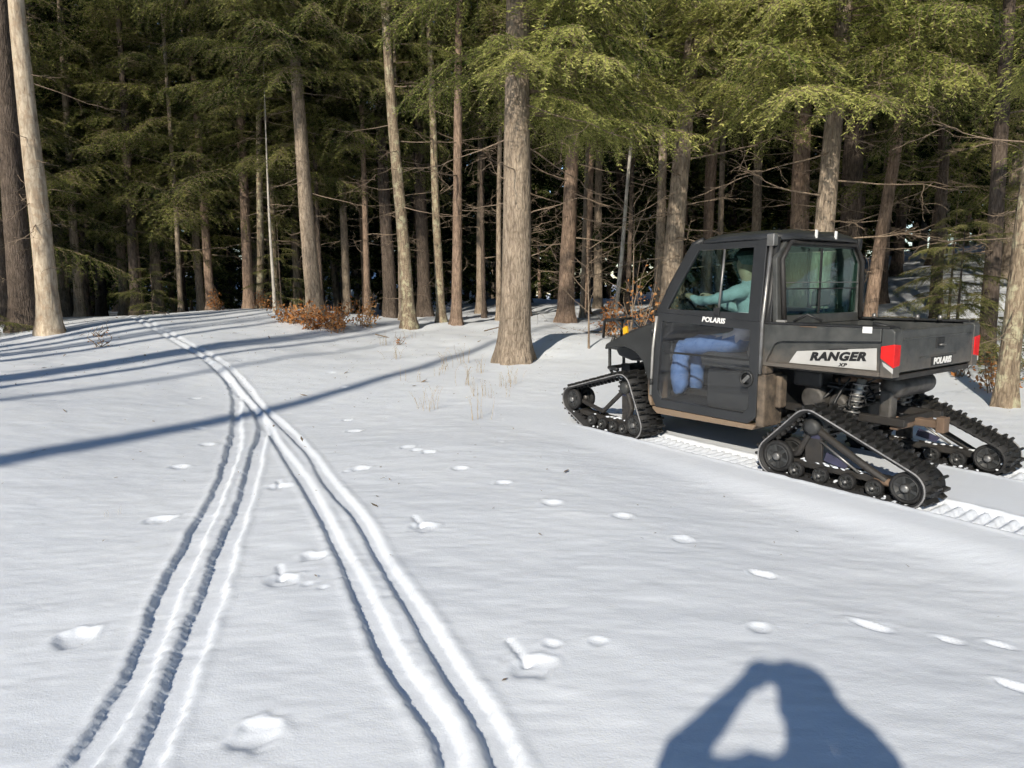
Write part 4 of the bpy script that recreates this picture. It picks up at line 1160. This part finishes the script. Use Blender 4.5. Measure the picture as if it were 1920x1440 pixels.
def make_tree(name, label, group, x, y, r, lean, Hh, mat, seed, boughs=(), key='needle', dead=(), cat='tree', leany=0.0, flare=.55, bend=.02):
    """boughs: list of (height, azimuth, scale, variant); dead: same"""
    root = empty(name, (x, y, gz(x, y)))
    tag(root, label, cat, group)
    R = Matrix(((1,0,lean),(0,1,leany),(0,0,1)))
    tm = trunk_mesh(r, Hh, seed, mat, flare=flare, bend=bend)
    co = np.empty(len(tm.vertices)*3, np.float32); tm.vertices.foreach_get('co', co); co = co.reshape(-1, 3)
    co[:, 0] += lean*co[:, 2]; co[:, 1] += leany*co[:, 2]
    tm.vertices.foreach_set('co', co.ravel()); tm.update()
    link('trunk', tm, root)
    cut = 4.5+.45*(y+2) if 8 < y < 30 and abs(x) < .8*y+1.5 else 0
    if boughs and Hh-cut > 3:
        lo = max(cut, min(b[0] for b in boughs)); sc = (Hh-lo)/8.0; sx = .95*sc**.4
        link('crown', TREETOP[key], root, (lean*lo, leany*lo, lo), (0, 0, seed*1.3), (sx, sx, sc))
    for (h, az, sc, v, pit) in boughs:
        if h > cut: continue
        rad = r*(1-h/Hh)**.85*.6
        link('bough', BOUGH[key][v % 6], root, (lean*h+math.cos(az)*rad, leany*h+math.sin(az)*rad, h), (0, pit, az), (sc, sc, sc))
    for (h, az, sc, v, pit) in dead:
        rad = r*(1-h/Hh)**.85*.7
        link('dead_branch', DEAD[v % 5], root, (lean*h+math.cos(az)*rad, leany*h+math.sin(az)*rad, h), (0, pit, az), (sc, sc, sc))
    return root

def rand_boughs(seed, n, h0, h1, s0=.9, s1=1.2, az0=0, spread=math.pi, pit=(-.15, .25)):
    r = random.Random(seed)
    out = []
    for i in range(n):
        h = h0+(h1-h0)*(i+r.random())/n
        az = az0+r.uniform(-spread, spread) if spread < 3 else i*2.399+r.uniform(-.4, .4)
        out.append((h, az, r.uniform(s0, s1), r.randrange(6), r.uniform(*pit)))
    return out
CAMW = -math.pi/2   # azimuth toward the road
# --- trees along the edge of the clearing
make_tree('hemlock_tree', 'thick hemlock trunk between the dry grass and the parked vehicle with boughs overhead', None, .05, 12.51, .285, .019, 19, M['bark_hemlock'], 11,
    rand_boughs(1, 20, 4.8, 9.0, .85, 1.2) + rand_boughs(2, 22, 4.3, 7.6, .8, 1.15, CAMW+.6, 1.5) + rand_boughs(3, 20, 9, 18.5, .7, 1.15), dead=rand_boughs(4, 7, 2.6, 5.0, .5, .9))
make_tree('hemlock_tree', 'pale leaning hemlock trunk rising behind the cab roof edge and hood', None, 3.56, 15.5, .235, .074, 19, M['bark_hemlock'], 12,
    rand_boughs(5, 20, 5.2, 9.6, .85, 1.2) + rand_boughs(6, 24, 4.9, 8.4, .85, 1.25, CAMW, 1.5) + rand_boughs(7, 20, 9.6, 18.5, .7, 1.15), dead=rand_boughs(8, 13, 1.6, 5.4, .5, 1.2))
make_tree('hemlock_tree', 'hemlock trunk rising straight behind the cab roof, sunlit patches on its bark', None, 5.82, 12.8, .195, .032, 18, M['bark_hemlock'], 13,
    rand_boughs(9, 18, 4.9, 8.8, .8, 1.15) + rand_boughs(10, 24, 4.5, 7.4, .75, 1.2, CAMW, 1.6) + rand_boughs(110, 20, 8.8, 17.5, .7, 1.15), dead=rand_boughs(111, 11, 2.0, 4.8, .5, 1.1))
make_tree('hemlock_tree', 'slim brown hemlock leaning away behind the cargo bed', None, 7.77, 14.5, .14, .065, 16, M['bark_red'], 14,
    rand_boughs(12, 16, 5.2, 9.0, .7, 1.05) + rand_boughs(13, 14, 9, 15.5, .6, 1.0), dead=rand_boughs(14, 7, 2.2, 5.2, .5, .9), bend=.06)
make_tree('hemlock_tree', 'brown hemlock trunk in the shade behind the straight sunlit one', None, 7.27, 17.0, .245, -.02, 19, M['bark_red'], 15,
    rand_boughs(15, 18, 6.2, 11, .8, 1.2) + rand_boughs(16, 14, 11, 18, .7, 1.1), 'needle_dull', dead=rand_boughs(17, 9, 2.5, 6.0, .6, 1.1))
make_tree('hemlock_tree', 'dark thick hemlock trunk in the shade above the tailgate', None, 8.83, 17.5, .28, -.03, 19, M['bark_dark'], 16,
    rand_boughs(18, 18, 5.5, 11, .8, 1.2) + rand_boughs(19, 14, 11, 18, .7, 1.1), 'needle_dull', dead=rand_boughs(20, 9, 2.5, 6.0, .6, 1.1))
make_tree('hemlock_tree', 'young yellowish trunk standing in the snow just behind the rear track', None, 6.15, 8.19, .115, .02, 12, M['bark_lichen'], 17,
    rand_boughs(21, 14, 3.2, 7.5, .45, .8, 0.2, 1.6) + rand_boughs(22, 12, 7.0, 11.5, .5, .8), dead=rand_boughs(23, 5, 1.6, 3.4, .35, .6))
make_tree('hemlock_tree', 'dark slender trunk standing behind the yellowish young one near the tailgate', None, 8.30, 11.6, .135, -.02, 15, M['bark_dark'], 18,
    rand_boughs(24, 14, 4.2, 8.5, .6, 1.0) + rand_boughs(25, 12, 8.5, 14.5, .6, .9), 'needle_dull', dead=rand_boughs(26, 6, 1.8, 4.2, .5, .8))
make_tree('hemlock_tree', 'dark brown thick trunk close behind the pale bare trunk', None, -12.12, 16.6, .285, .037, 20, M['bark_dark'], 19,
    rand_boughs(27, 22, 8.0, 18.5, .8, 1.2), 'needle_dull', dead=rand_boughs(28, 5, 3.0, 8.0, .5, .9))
make_tree('dead_tree', 'pale barkless trunk with a broken flaky base beside the ski trail', None, -10.39, 15.04, .225, .008, 18, M['bark_bare'], 20,
    rand_boughs(29, 12, 10.0, 17, .7, 1.1), 'needle_dull', dead=rand_boughs(30, 5, 5.0, 10.0, .4, .8), flare=.45)
make_tree('hemlock_tree', 'straight brown trunk rising out of the orange beech brush', None, -5.75, 19.6, .232, -.030, 19, M['bark_hemlock'], 21,
    rand_boughs(31, 20, 6.6, 11.5, .9, 1.3) + rand_boughs(32, 26, 6.2, 10, .9, 1.35, CAMW, 1.5) + rand_boughs(33, 14, 11.5, 18.5, .8, 1.2), 'needle_dull', dead=rand_boughs(34, 6, 3.2, 6.4, .5, .9))
make_tree('hemlock_tree', 'tall trunk mottled with pale bark patches at the wood edge', None, -2.82, 18.43, .18, -.040, 18, M['bark_lichen'], 22,
    rand_boughs(35, 14, 7.2, 11.5, .7, 1.1) + rand_boughs(36, 14, 11.5, 17.5, .7, 1.1), dead=rand_boughs(37, 7, 2.8, 7.2, .5, .9), bend=.05)
make_tree('hemlock_tree', 'slender greenish lichen covered trunk next to a brown one', None, -2.09, 19.91, .135, -.019, 17, M['bark_lichen'], 23,
    rand_boughs(38, 14, 7.4, 16.5, .7, 1.1), 'needle_dull', dead=rand_boughs(39, 5, 3, 7, .5, .8))
make_tree('hemlock_tree', 'slender reddish brown trunk next to the greenish lichen covered one', None, -1.58, 19.16, .154, .032, 18, M['bark_red'], 24,
    rand_boughs(40, 16, 7.0, 17, .7, 1.1), 'needle_dull', dead=rand_boughs(41, 7, 3, 7, .5, 1.0))
make_tree('hemlock_tree', 'reddish trunk with a mossy yellow base behind the thick hemlock', None, 1.62, 20.2, .25, .039, 18, M['bark_red'], 25,
    rand_boughs(42, 12, 6.5, 11, .8, 1.1) + rand_boughs(43, 12, 11, 17, .8, 1.1), 'needle_dull', dead=rand_boughs(44, 18, 1.2, 5.6, .6, 1.2))

# middle trunks seen between the edge trees: x, y, radius, lean, bark, crown start
MID = [(-14.17,22,.14,.03,0,4.5),(-14.7,23.2,.125,.02,1,4.0),(-14.45,25,.17,.03,0,5.0),(-12.32,22,.155,.03,1,4.6),(-13.17,25,.19,.03,0,4.2),(-10.08,22.5,.145,-.004,2,5.2),(-8.67,22.2,.172,.015,2,5.5),
       (-8.09,21.6,.115,.06,3,6.0),(-8.04,23,.12,.0,3,6.0),(-3.97,22,.225,-.015,1,7.0),(-5.86,24,.15,0,0,6.4),(-5.62,26,.165,0,2,6.0),(-2.96,23,.235,-.008,1,7.4),(-1.08,24,.17,.014,0,7.0),
       (2.55,23,.145,.025,2,6.2),(7.99,22,.175,-.02,0,6.6),(4.40,20,.158,0,0,6.0),(11.01,20,.175,-.007,1,4.6),(11.41,18,.14,-.045,1,4.0),(-14.39,19,.15,.04,1,4.2),(6.99,24,.21,-.01,2,6.5),
       (-8.31,26,.145,.02,0,5.0),(-13.25,27,.17,.02,1,4.8),(0.55,22.5,.12,.01,1,6.5),(3.3,25.5,.17,0,0,6.6),(-7.0,24.4,.13,.0,1,5.4),(-11.3,24.4,.14,.01,0,4.6),(5.6,19.4,.12,.03,2,6.0),(9.9,15.6,.12,-.02,1,4.4),(12.9,16.0,.15,0,1,3.6),(-4.6,21.4,.10,.01,2,6.0),(-.4,21.0,.09,.02,0,6.0),(-16.2,20.5,.16,.02,0,4.0),(-3.4,20.6,.07,.01,0,6.5),(-6.3,22.3,.08,.0,1,6.0),(-.9,22.0,.075,.0,1,6.5),(-4.9,23.0,.09,.01,0,6.2),(-9.2,23.6,.09,.01,2,5.0),(2.3,21.8,.08,.03,0,6.0),(-10.8,21.9,.08,.02,0,5.0),(-12.9,23.4,.09,.0,2,5.0),(3.9,22.5,.09,.02,1,6.0),(6.4,20.8,.1,.0,0,6.0),(-9.4,26.6,.16,0,1,4.8)]
ANCHOR = [(-10.39,15.04,'the pale barkless trunk'),(-8.9,20.4,'the ski trail crest'),(-6.88,19.5,'the thin pale sapling'),(-5.75,19.6,'the orange beech brush'),(-2.82,18.43,'the mottled trunk'),(-1.6,19.2,'the greenish and reddish pair'),
          (.05,12.5,'the thick hemlock by the grass'),(1.62,20.2,'the mossy based trunk'),(3.56,15.5,'the pale leaning hemlock'),(5.82,12.8,'the cab roof'),(8.8,17.5,'the cargo bed'),(8.3,11.6,'the dark slender trunk')]
BK = [M['bark_hemlock'], M['bark_dark'], M['bark_red'], M['bark_lichen']]
BKW = ['grey brown', 'dark', 'reddish brown', 'lichen spotted']
for i, (x, y, r, ln, b, cs) in enumerate(MID):
    Hh = 15+(i*7 % 5)
    an = min(ANCHOR, key=lambda q: (q[0]*y/q[1]-x)**2+(q[1]-y)**2*.15)[2]; sz = 'slim' if r < .14 else ('thick' if r > .19 else 'medium')
    lab = '%s %s hemlock trunk in the shade behind %s' % (sz, BKW[b], an)
    make_tree('hemlock_tree', lab, lab, x, y, r, ln, Hh, BK[b], 200+i,
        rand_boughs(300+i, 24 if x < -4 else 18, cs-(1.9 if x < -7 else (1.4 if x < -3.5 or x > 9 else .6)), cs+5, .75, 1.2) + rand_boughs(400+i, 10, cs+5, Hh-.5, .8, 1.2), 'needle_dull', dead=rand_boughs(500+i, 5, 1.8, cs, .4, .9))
make_tree('birch_tree', 'thin white birch stem leaning among the hemlocks', None, 2.75, 18.0, .062, .10, 11, M['bark_birch'], 61, (), dead=rand_boughs(61, 9, 3.5, 10, .4, .8), bend=.08)
make_tree('maple_sapling', 'very thin pale straight sapling beside the orange brush', None, -6.88, 19.5, .05, .01, 7, M['bark_birch'], 62, (), dead=rand_boughs(62, 8, 2.6, 6.5, .3, .55), bend=.03)

# --- trees beside and behind the clearing, outside the view, that shade the snow
make_tree('dead_tree', 'tall bare dead trunk left of the clearing', None, -9.75, -7.4, .27, .0, 21, M['bark_bare'], 70, (), dead=rand_boughs(70, 8, 5, 20, .5, 1.0))
for i, (x, y, r, l) in enumerate([(-11.3,.76,.17,.0),(-11.6,-.3,.12,.01),(-10.6,-.1,.15,-.01),(-12.9,2.0,.18,.0),(-13.2,3.0,.12,.01),(-13.5,4.1,.17,.0),(-12.4,-1.4,.19,.0),(-14.6,3.2,.24,.0),(-15.3,4.6,.2,0),(-14.0,-6.5,.30,0),(-16.5,-4.5,.28,0),(-17.5,-1.5,.26,0),(-13.2,-9.0,.2,0)]):
    make_tree('maple_tree', 'bare leafless maple standing beside the ski trail', 'bare maples beside the ski trail', x, y, r, l, 18, M['bark_birch'], 40+i, (), dead=rand_boughs(770+i, 10, 5, 17, .5, 1.0))
SHADE = [(-21.0,5.5,.19,6.5),(-18.5,14.5,.18,6.5),(-20.5,11.0,.22,5.5)]
for i, (x, y, r, cs) in enumerate(SHADE):
    make_tree('hemlock_tree', 'tall hemlock standing beside the clearing across the ski trail', 'hemlocks across the ski trail', x, y, r, .0, 18, M['bark_hemlock'], 71+i,
        rand_boughs(600+i, 26, cs, 17.5, .8, 1.15), 'needle_dull', dead=rand_boughs(650+i, 4, 3, cs, .5, .9))
for i, (x, y, r) in enumerate([(8.2,-3.5,.2),(11.5,-1.0,.2),(12.8,3.5,.2),(14.5,-5,.22),(15.2,1.5,.2),(13.0,7.5,.18)]):
    make_tree('hemlock_tree', 'tall hemlock standing behind the parked vehicle', 'hemlocks behind the vehicle', x, y, r, .0, 18, M['bark_hemlock'], 81+i,
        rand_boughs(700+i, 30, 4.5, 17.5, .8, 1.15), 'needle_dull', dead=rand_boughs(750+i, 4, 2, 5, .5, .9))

# --- deeper woods: single trees with joined crowns
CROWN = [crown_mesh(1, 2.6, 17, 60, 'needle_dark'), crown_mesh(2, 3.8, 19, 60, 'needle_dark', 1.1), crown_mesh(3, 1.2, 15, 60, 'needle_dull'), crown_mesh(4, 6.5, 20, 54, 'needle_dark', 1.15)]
BTR = [trunk_mesh(.17, 17, 1, M['bark_dark'], 9), trunk_mesh(.21, 19, 2, M['bark_hemlock'], 9), trunk_mesh(.13, 15, 3, M['bark_red'], 9), trunk_mesh(.19, 20, 4, M['bark_dark'], 9)]
taken = [(t[0], t[1]) for t in MID] + [(.05,12.5),(3.56,15.5),(5.8,12.8),(7.8,14.5),(7.3,17),(8.8,17.5),(6.2,8.2),(8.3,11.6),(-11.8,16.6),(-10.4,15),(-5.75,19.6),(-2.8,18.4),(-2.1,19.9),(-1.6,19.2),(1.6,20.2)]
trail = catmull(SKI['p2L'], .5)
rg = random.Random(21); cnt = 0; tries = 0
while cnt < 205 and tries < 9000:
    tries += 1
    if cnt < 150:
        y = 20+46*rg.random()**1.15; x = rg.uniform(-.98*y-3, .98*y+3)
    elif cnt < 178:
        x = -20-18*rg.random(); y = rg.uniform(-10, 20)
        if .924*x-.383*y > -25.5: continue
    else:
        x = 14+20*rg.random(); y = rg.uniform(-14, 18)
    if min((x-a)**2+(y-b)**2 for a, b in taken) < (1.35+.012*y)**2: continue
    if min(np.hypot(trail[:,0]-x, trail[:,1]-y)) < 2.2: continue
    if y < 21 and -12 < x < 13: continue
    taken.append((x, y)); v = rg.randrange(4)
    if v == 2 and y < 26: v = 1
    root = empty('forest_tree', (x, y, gz(x, y)), rg.uniform(0, 6.28)); s = rg.uniform(.85, 1.2)
    root.rotation_euler = (rg.gauss(0, .025), rg.gauss(0, .025), rg.uniform(0, 6.28)); root.scale = (s, s, s)
    tag(root, ['slender dark evergreen deep in the shaded woods', 'grey brown evergreen deep in the shaded woods', 'small bushy evergreen with low branches deep in the woods', 'tall dark evergreen with a high crown deep in the woods'][v], 'tree', ['slender evergreens in the deep woods', 'grey brown evergreens in the deep woods', 'bushy evergreens in the deep woods', 'tall evergreens in the deep woods'][v])
    link('trunk', BTR[v], root); link('crown', CROWN[v], root)
    for k in range(3):
        link('dead_branch', DEAD[rg.randrange(5)], root, (0, 0, rg.uniform(1.5, 5)), (0, rg.uniform(-.1, .3), rg.uniform(0, 6.28)), (.7, .7, .7))
    cnt += 1

# the far wood closes the view: one mass of trunks and foliage
def far_woods():
    r = np.random.default_rng(5); n = 60000
    a = r.uniform(math.radians(20), math.radians(160), n); d = r.uniform(64, 84, n)
    x = np.cos(a)*d; y = np.sin(a)*d; z = terrain(x, y)+r.uniform(0, 1, n)**.8*30
    c = np.stack([x, y, z], 1); dd = r.normal(size=(n, 3)); dd[:, 2] = dd[:, 2]*.4-.3; dd /= np.linalg.norm(dd, axis=1)[:, None]
    w = np.cross(dd, r.normal(size=(n, 3))); w /= np.linalg.norm(w, axis=1)[:, None]
    ln = r.uniform(.9, 2.0, n)[:, None]; wd = r.uniform(.22, .5, n)[:, None]
    K = np.stack([c, c+dd*ln*.45-w*wd, c+dd*ln, c+dd*ln*.5+w*wd], 1)
    T = []
    for i in range(260):
        a = r.uniform(math.radians(20), math.radians(160)); d = r.uniform(62, 80); x = math.cos(a)*d; y = math.sin(a)*d; z = gz(x, y)-.3; q = r.uniform(.12, .25)
        p = [(x-q,y-q,z),(x+q,y-q,z),(x+q,y+q,z),(x-q,y+q,z)]; u = [(x-q*.4,y-q*.4,z+22),(x+q*.4,y-q*.4,z+22),(x+q*.4,y+q*.4,z+22),(x-q*.4,y+q*.4,z+22)]
        for k in range(4): T.append([p[k], p[(k+1) % 4], u[(k+1) % 4], u[k]])
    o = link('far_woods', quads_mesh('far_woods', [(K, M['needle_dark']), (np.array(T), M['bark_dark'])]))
    tag(o, 'dark mass of distant evergreen woods', 'woods', kind='stuff')
far_woods()

# --- saplings, brush, grass
def sapling(x, y, h, n, key, seed, label, sc=(.3, .5)):
    r = random.Random(seed)
    root = empty('hemlock_sapling', (x, y, gz(x, y))); tag(root, label, 'sapling')
    link('stem', trunk_mesh(.018+.006*h, h, seed, M['bark_dark'], 7, .2), root)
    for i in range(n):
        t = (i+r.random())/n; hh = h*(.10+.85*t); s = r.uniform(*sc)*(1.15-.7*t)
        link('bough', BOUGH[key][r.randrange(6)], root, (0, 0, hh), (0, r.uniform(-.2, .15), i*2.399+r.uniform(-.3, .3)), (s, s, s))
    return root
sapling(7.35, 11.0, 2.6, 22, 'needle_dull', 1, 'bushy hemlock sapling behind the cargo bed', (.35, .55))
sapling(8.9, 13.6, 3.0, 22, 'needle_dull', 2, 'taller hemlock sapling on the snowy slope behind the bed')
sapling(-12.6, 15.4, 1.2, 14, 'needle_dull', 3, 'low hemlock sapling in front of the dark trunk beside the pale one')
sapling(10.6, 13.0, 2.4, 18, 'needle', 4, 'hemlock sapling on the slope beside the woods edge behind the young yellowish trunk')
sapling(-7.3, 21.3, 2.8, 20, 'needle_dull', 5, 'hemlock sapling behind the very thin pale sapling')
sapling(-11.0, 20.6, 1.6, 14, 'needle_dull', 6, 'low hemlock sapling at the crest beside the ski trail')
sapling(8.0, 8.9, 1.5, 12, 'needle_dull', 7, 'small hemlock sapling right of the young yellowish trunk')

def shrub_mesh(seed, n, w, h, nl, ls):
    r = random.Random(seed); m = MB(); L = []
    for i in range(n):
        a = r.uniform(0, 6.28); d = Vector((math.cos(a)*w*r.uniform(.2, 1), math.sin(a)*w*r.uniform(.2, 1), h*r.uniform(.45, 1)))
        p = Vector((r.gauss(0, w*.25), r.gauss(0, w*.25), -.05)); pts = [p]
        for k in range(5):
            p = p+d/5+Vector((r.gauss(0, .04), r.gauss(0, .04), r.gauss(0, .02))); pts.append(p.copy())
        m.tube(pts, [.010*(1-k/6.5) for k in range(6)], 5, caps=False)
        for k in range(nl):
            t = r.uniform(.3, 1); q = pts[int(t*5)-1].lerp(pts[int(t*5)], r.random()) if int(t*5) > 0 else pts[1]
            q = q+Vector((r.gauss(0, .08), r.gauss(0, .08), r.gauss(0, .06)))
            u = Vector((r.gauss(0, 1), r.gauss(0, 1), r.gauss(-.4, .7))).normalized(); v = u.orthogonal().normalized(); v.rotate(Quaternion(u, r.uniform(0, 6.28)))
            s = ls*r.uniform(.6, 1.3)
            L.append([q, q+u*s*.5-v*s*.28, q+u*s, q+u*s*.5+v*s*.28])
    o = m.build('stems', M['twig'], None); st = o.data; bpy.data.objects.remove(o)
    return st, quads_mesh('leaves', [(np.array([[tuple(p) for p in q] for q in L]), M['beech_leaf'])])
SHR = [shrub_mesh(1, 22, .75, .8, 26, .085), shrub_mesh(2, 12, .45, 1.1, 20, .085), shrub_mesh(3, 7, .25, .35, 5, .06), shrub_mesh(4, 12, .5, 1.35, 16, .055)]
for (x, y, v, s, lab) in [(-4.85,17.5,0,1.35,'orange brown beech brush spreading at the foot of the straight trunk'),(-5.75,17.9,0,1.2,'paler beech brush beside the very thin pale sapling'),(-4.45,17.0,1,.85,'low loose beech brush with bright orange leaves at the edge of the snow'),(-5.2,17.1,3,.7,'thin twiggy beech brush in front of the straight trunk'),(-4.05,18.3,1,1.05,'upright beech brush with tan leaves beside the mottled trunk'),
        (-8.9,20.4,1,.85,'small orange beech brush on the crest of the ski trail'),(-7.9,20.9,1,.8,'sparse orange beech brush on the crest beside two leaning stems'),
        (2.62,14.0,3,1.5,'tall tan leaved beech brush in front of the vehicle hood'),(3.2,14.8,3,1.25,'sparse tan leaved beech brush between the hood and the pale leaning hemlock'),(2.2,15.6,1,1.2,'tan leaved beech brush behind the snow mound'),(6.75,9.1,1,.75,'beech brush with orange leaves beside the young yellowish trunk'),(7.1,10.4,2,1.3,'low orange beech twigs in the snow behind the cargo bed'),
        (-8.3,13.4,2,1.0,'low dry twigs poking through snow beside the ski trail'),(-9.0,14.6,2,1.0,'dry leafy twigs in the snow near the pale bare trunk'),(-2.6,15.4,2,.8,'small dark twigs in the snow before the mottled trunk')]:
    root = empty('beech_shrub', (x, y, gz(x, y)), (x*3.1) % 6.28); root.scale = (s, s, s); tag(root, lab, 'shrub')
    link('stems', SHR[v][0], root); link('leaves', SHR[v][1], root)
def bare_shrub(x, y, h, seed, label):
    root = empty('bare_shrub', (x, y, gz(x, y))); tag(root, label, 'shrub'); r = random.Random(seed)
    link('stem', trunk_mesh(.022, h, seed, M['twig'], 6, .2, bend=.07), root)
    for k in range(9):
        link('branch', DEAD[r.randrange(5)], root, (0, 0, h*r.uniform(.25, .95)), (0, r.uniform(-1.0, -.2), r.uniform(0, 6.28)), (.45,)*3)
bare_shrub(1.56, 13.44, 2.6, 1, 'bare leaning shrub stem growing from the snow mound by the thick hemlock')
bare_shrub(2.5, 13.9, 3.0, 2, 'bare twiggy shrub in front of the vehicle hood')

def grass_mesh(seed, n, h):
    r = random.Random(seed); m = MB()
    for i in range(n):
        p = Vector((r.gauss(0, .10), r.gauss(0, .08), -.04)); d = Vector((r.gauss(0, .10), r.gauss(0, .10), 1)); hh = h*r.uniform(.5, 1.1); bend = Vector((r.gauss(0, .25), r.gauss(0, .2), 0))
        pts = [p+d*hh*t+bend*hh*t*t*t*.8-Vector((0,0,.25*hh*t**4*r.random())) for t in (0, .3, .6, .85, 1)]
        m.tube(pts, [.0035, .003, .0025, .002, .0015], 4, caps=False)
    o = m.build('stalks', M['straw'], None); me = o.data; bpy.data.objects.remove(o); return me
GR = [grass_mesh(1, 9, .45), grass_mesh(2, 5, .35), grass_mesh(3, 7, .55)]
for i, (x, y) in enumerate([(-2.32,13.08),(-1.22,11.21),(-1.19,11.78),(-.49,9.34),(-.22,9.14),(-.4,7.68),(.04,10.31),(-1.17,8.47),(-1.04,8.45),(-2.89,15.28),(-2.5,16.36),(-.7,10.2),(-.1,9.9),(-1.6,10.6),(-.9,12.4),(-.6,11.4)]):
    o = link('dry_grass', GR[i % 3], None, (x, y, gz(x, y)), (0, 0, i*1.7), (.8,)*3)
    tag(o, 'thin dry grass stalks sticking out of the snow before the thick hemlock', 'grass', 'dry grass stalks in the snow')
o = link('dry_grass', GR[1], None, (-2.77, 4.42, gz(-2.77, 4.42)), (0, 0, 1), (.22,)*3); tag(o, 'tiny dry weed in the open snow beside the ski trail', 'grass')

# --- fallen branches, litter and stubs
for i, (x, y, az, s, lab) in enumerate([(-3.4,16.6,.4,.8,'fallen bare branch lying on the snow before the mottled trunk'),(2.3,16.9,2.2,1.0,'fallen bare branch on the snow behind the mound by the thick hemlock'),(-.7,17.3,1.2,.9,'fallen bare branch on the snow behind the thick hemlock'),(9.2,11.6,.3,.9,'fallen bare branch on the snowy slope behind the cargo bed'),(-9.3,18.2,2.7,.6,'fallen twig across the snow at the crest of the ski trail')]):
    o = link('fallen_branch', DEAD[(i+2) % 5], None, (x, y, gz(x, y)+.05), (0.2, .02, az), (s,)*3); tag(o, lab, 'branch')
def litter():
    r = np.random.default_rng(9); n = 5200
    y = 2.0+22*r.random(n)**.62; x = r.uniform(-1, 1, n)*(.78*y+.5)
    keep = (y > 9) | (r.random(n) < .30); x = x[keep]; y = y[keep]; n = len(x)
    z = terrain(x, y)+.010+.02*(y > 12); a = r.uniform(0, 6.28, n); ln = r.uniform(.006, .03, n)*np.where(r.random(n) < .06, 3, 1)*(.55+.03*y); w = ln*r.uniform(.12, .4, n)
    d = np.stack([np.cos(a), np.sin(a), r.normal(0, .25, n)], 1); q = np.stack([-np.sin(a), np.cos(a), r.normal(0, .2, n)], 1)
    c = np.stack([x, y, z], 1); dl = d*ln[:, None]; ql = q*w[:, None]
    K = np.stack([c-dl, c-ql, c+dl, c+ql], 1)
    o = link('forest_litter', quads_mesh('forest_litter', [(K, M['twig'])])); tag(o, 'dark needles and bark crumbs scattered on the snow', 'litter', kind='stuff')
litter()
rs = random.Random(3)
for root in [o for o in bpy.data.objects if o.parent is None and o.name.startswith(('hemlock_tree', 'dead_tree')) and 7 < o.location.y < 22 and abs(o.location.x) < 13]:
    for k in range(7):
        tr = [c for c in root.children if c.name.startswith('trunk')][0]
        h = rs.uniform(.7, 4.5); v = min(tr.data.vertices, key=lambda q: abs(q.co.z-h)+rs.random()*.3)
        a = rs.uniform(0, 6.28); cen = np.mean([q.co[:2] for q in tr.data.vertices if abs(q.co.z-v.co.z) < .01], axis=0); dx = v.co.x-cen[0]; dy = v.co.y-cen[1]
        link('branch_stub', DEAD[rs.randrange(5)], root, (v.co.x-dx*.1, v.co.y-dy*.1, v.co.z), (0, rs.uniform(-.4, .3), math.atan2(dy, dx)), (rs.uniform(.08, .22), rs.uniform(.4, .7), rs.uniform(.4, .7)))
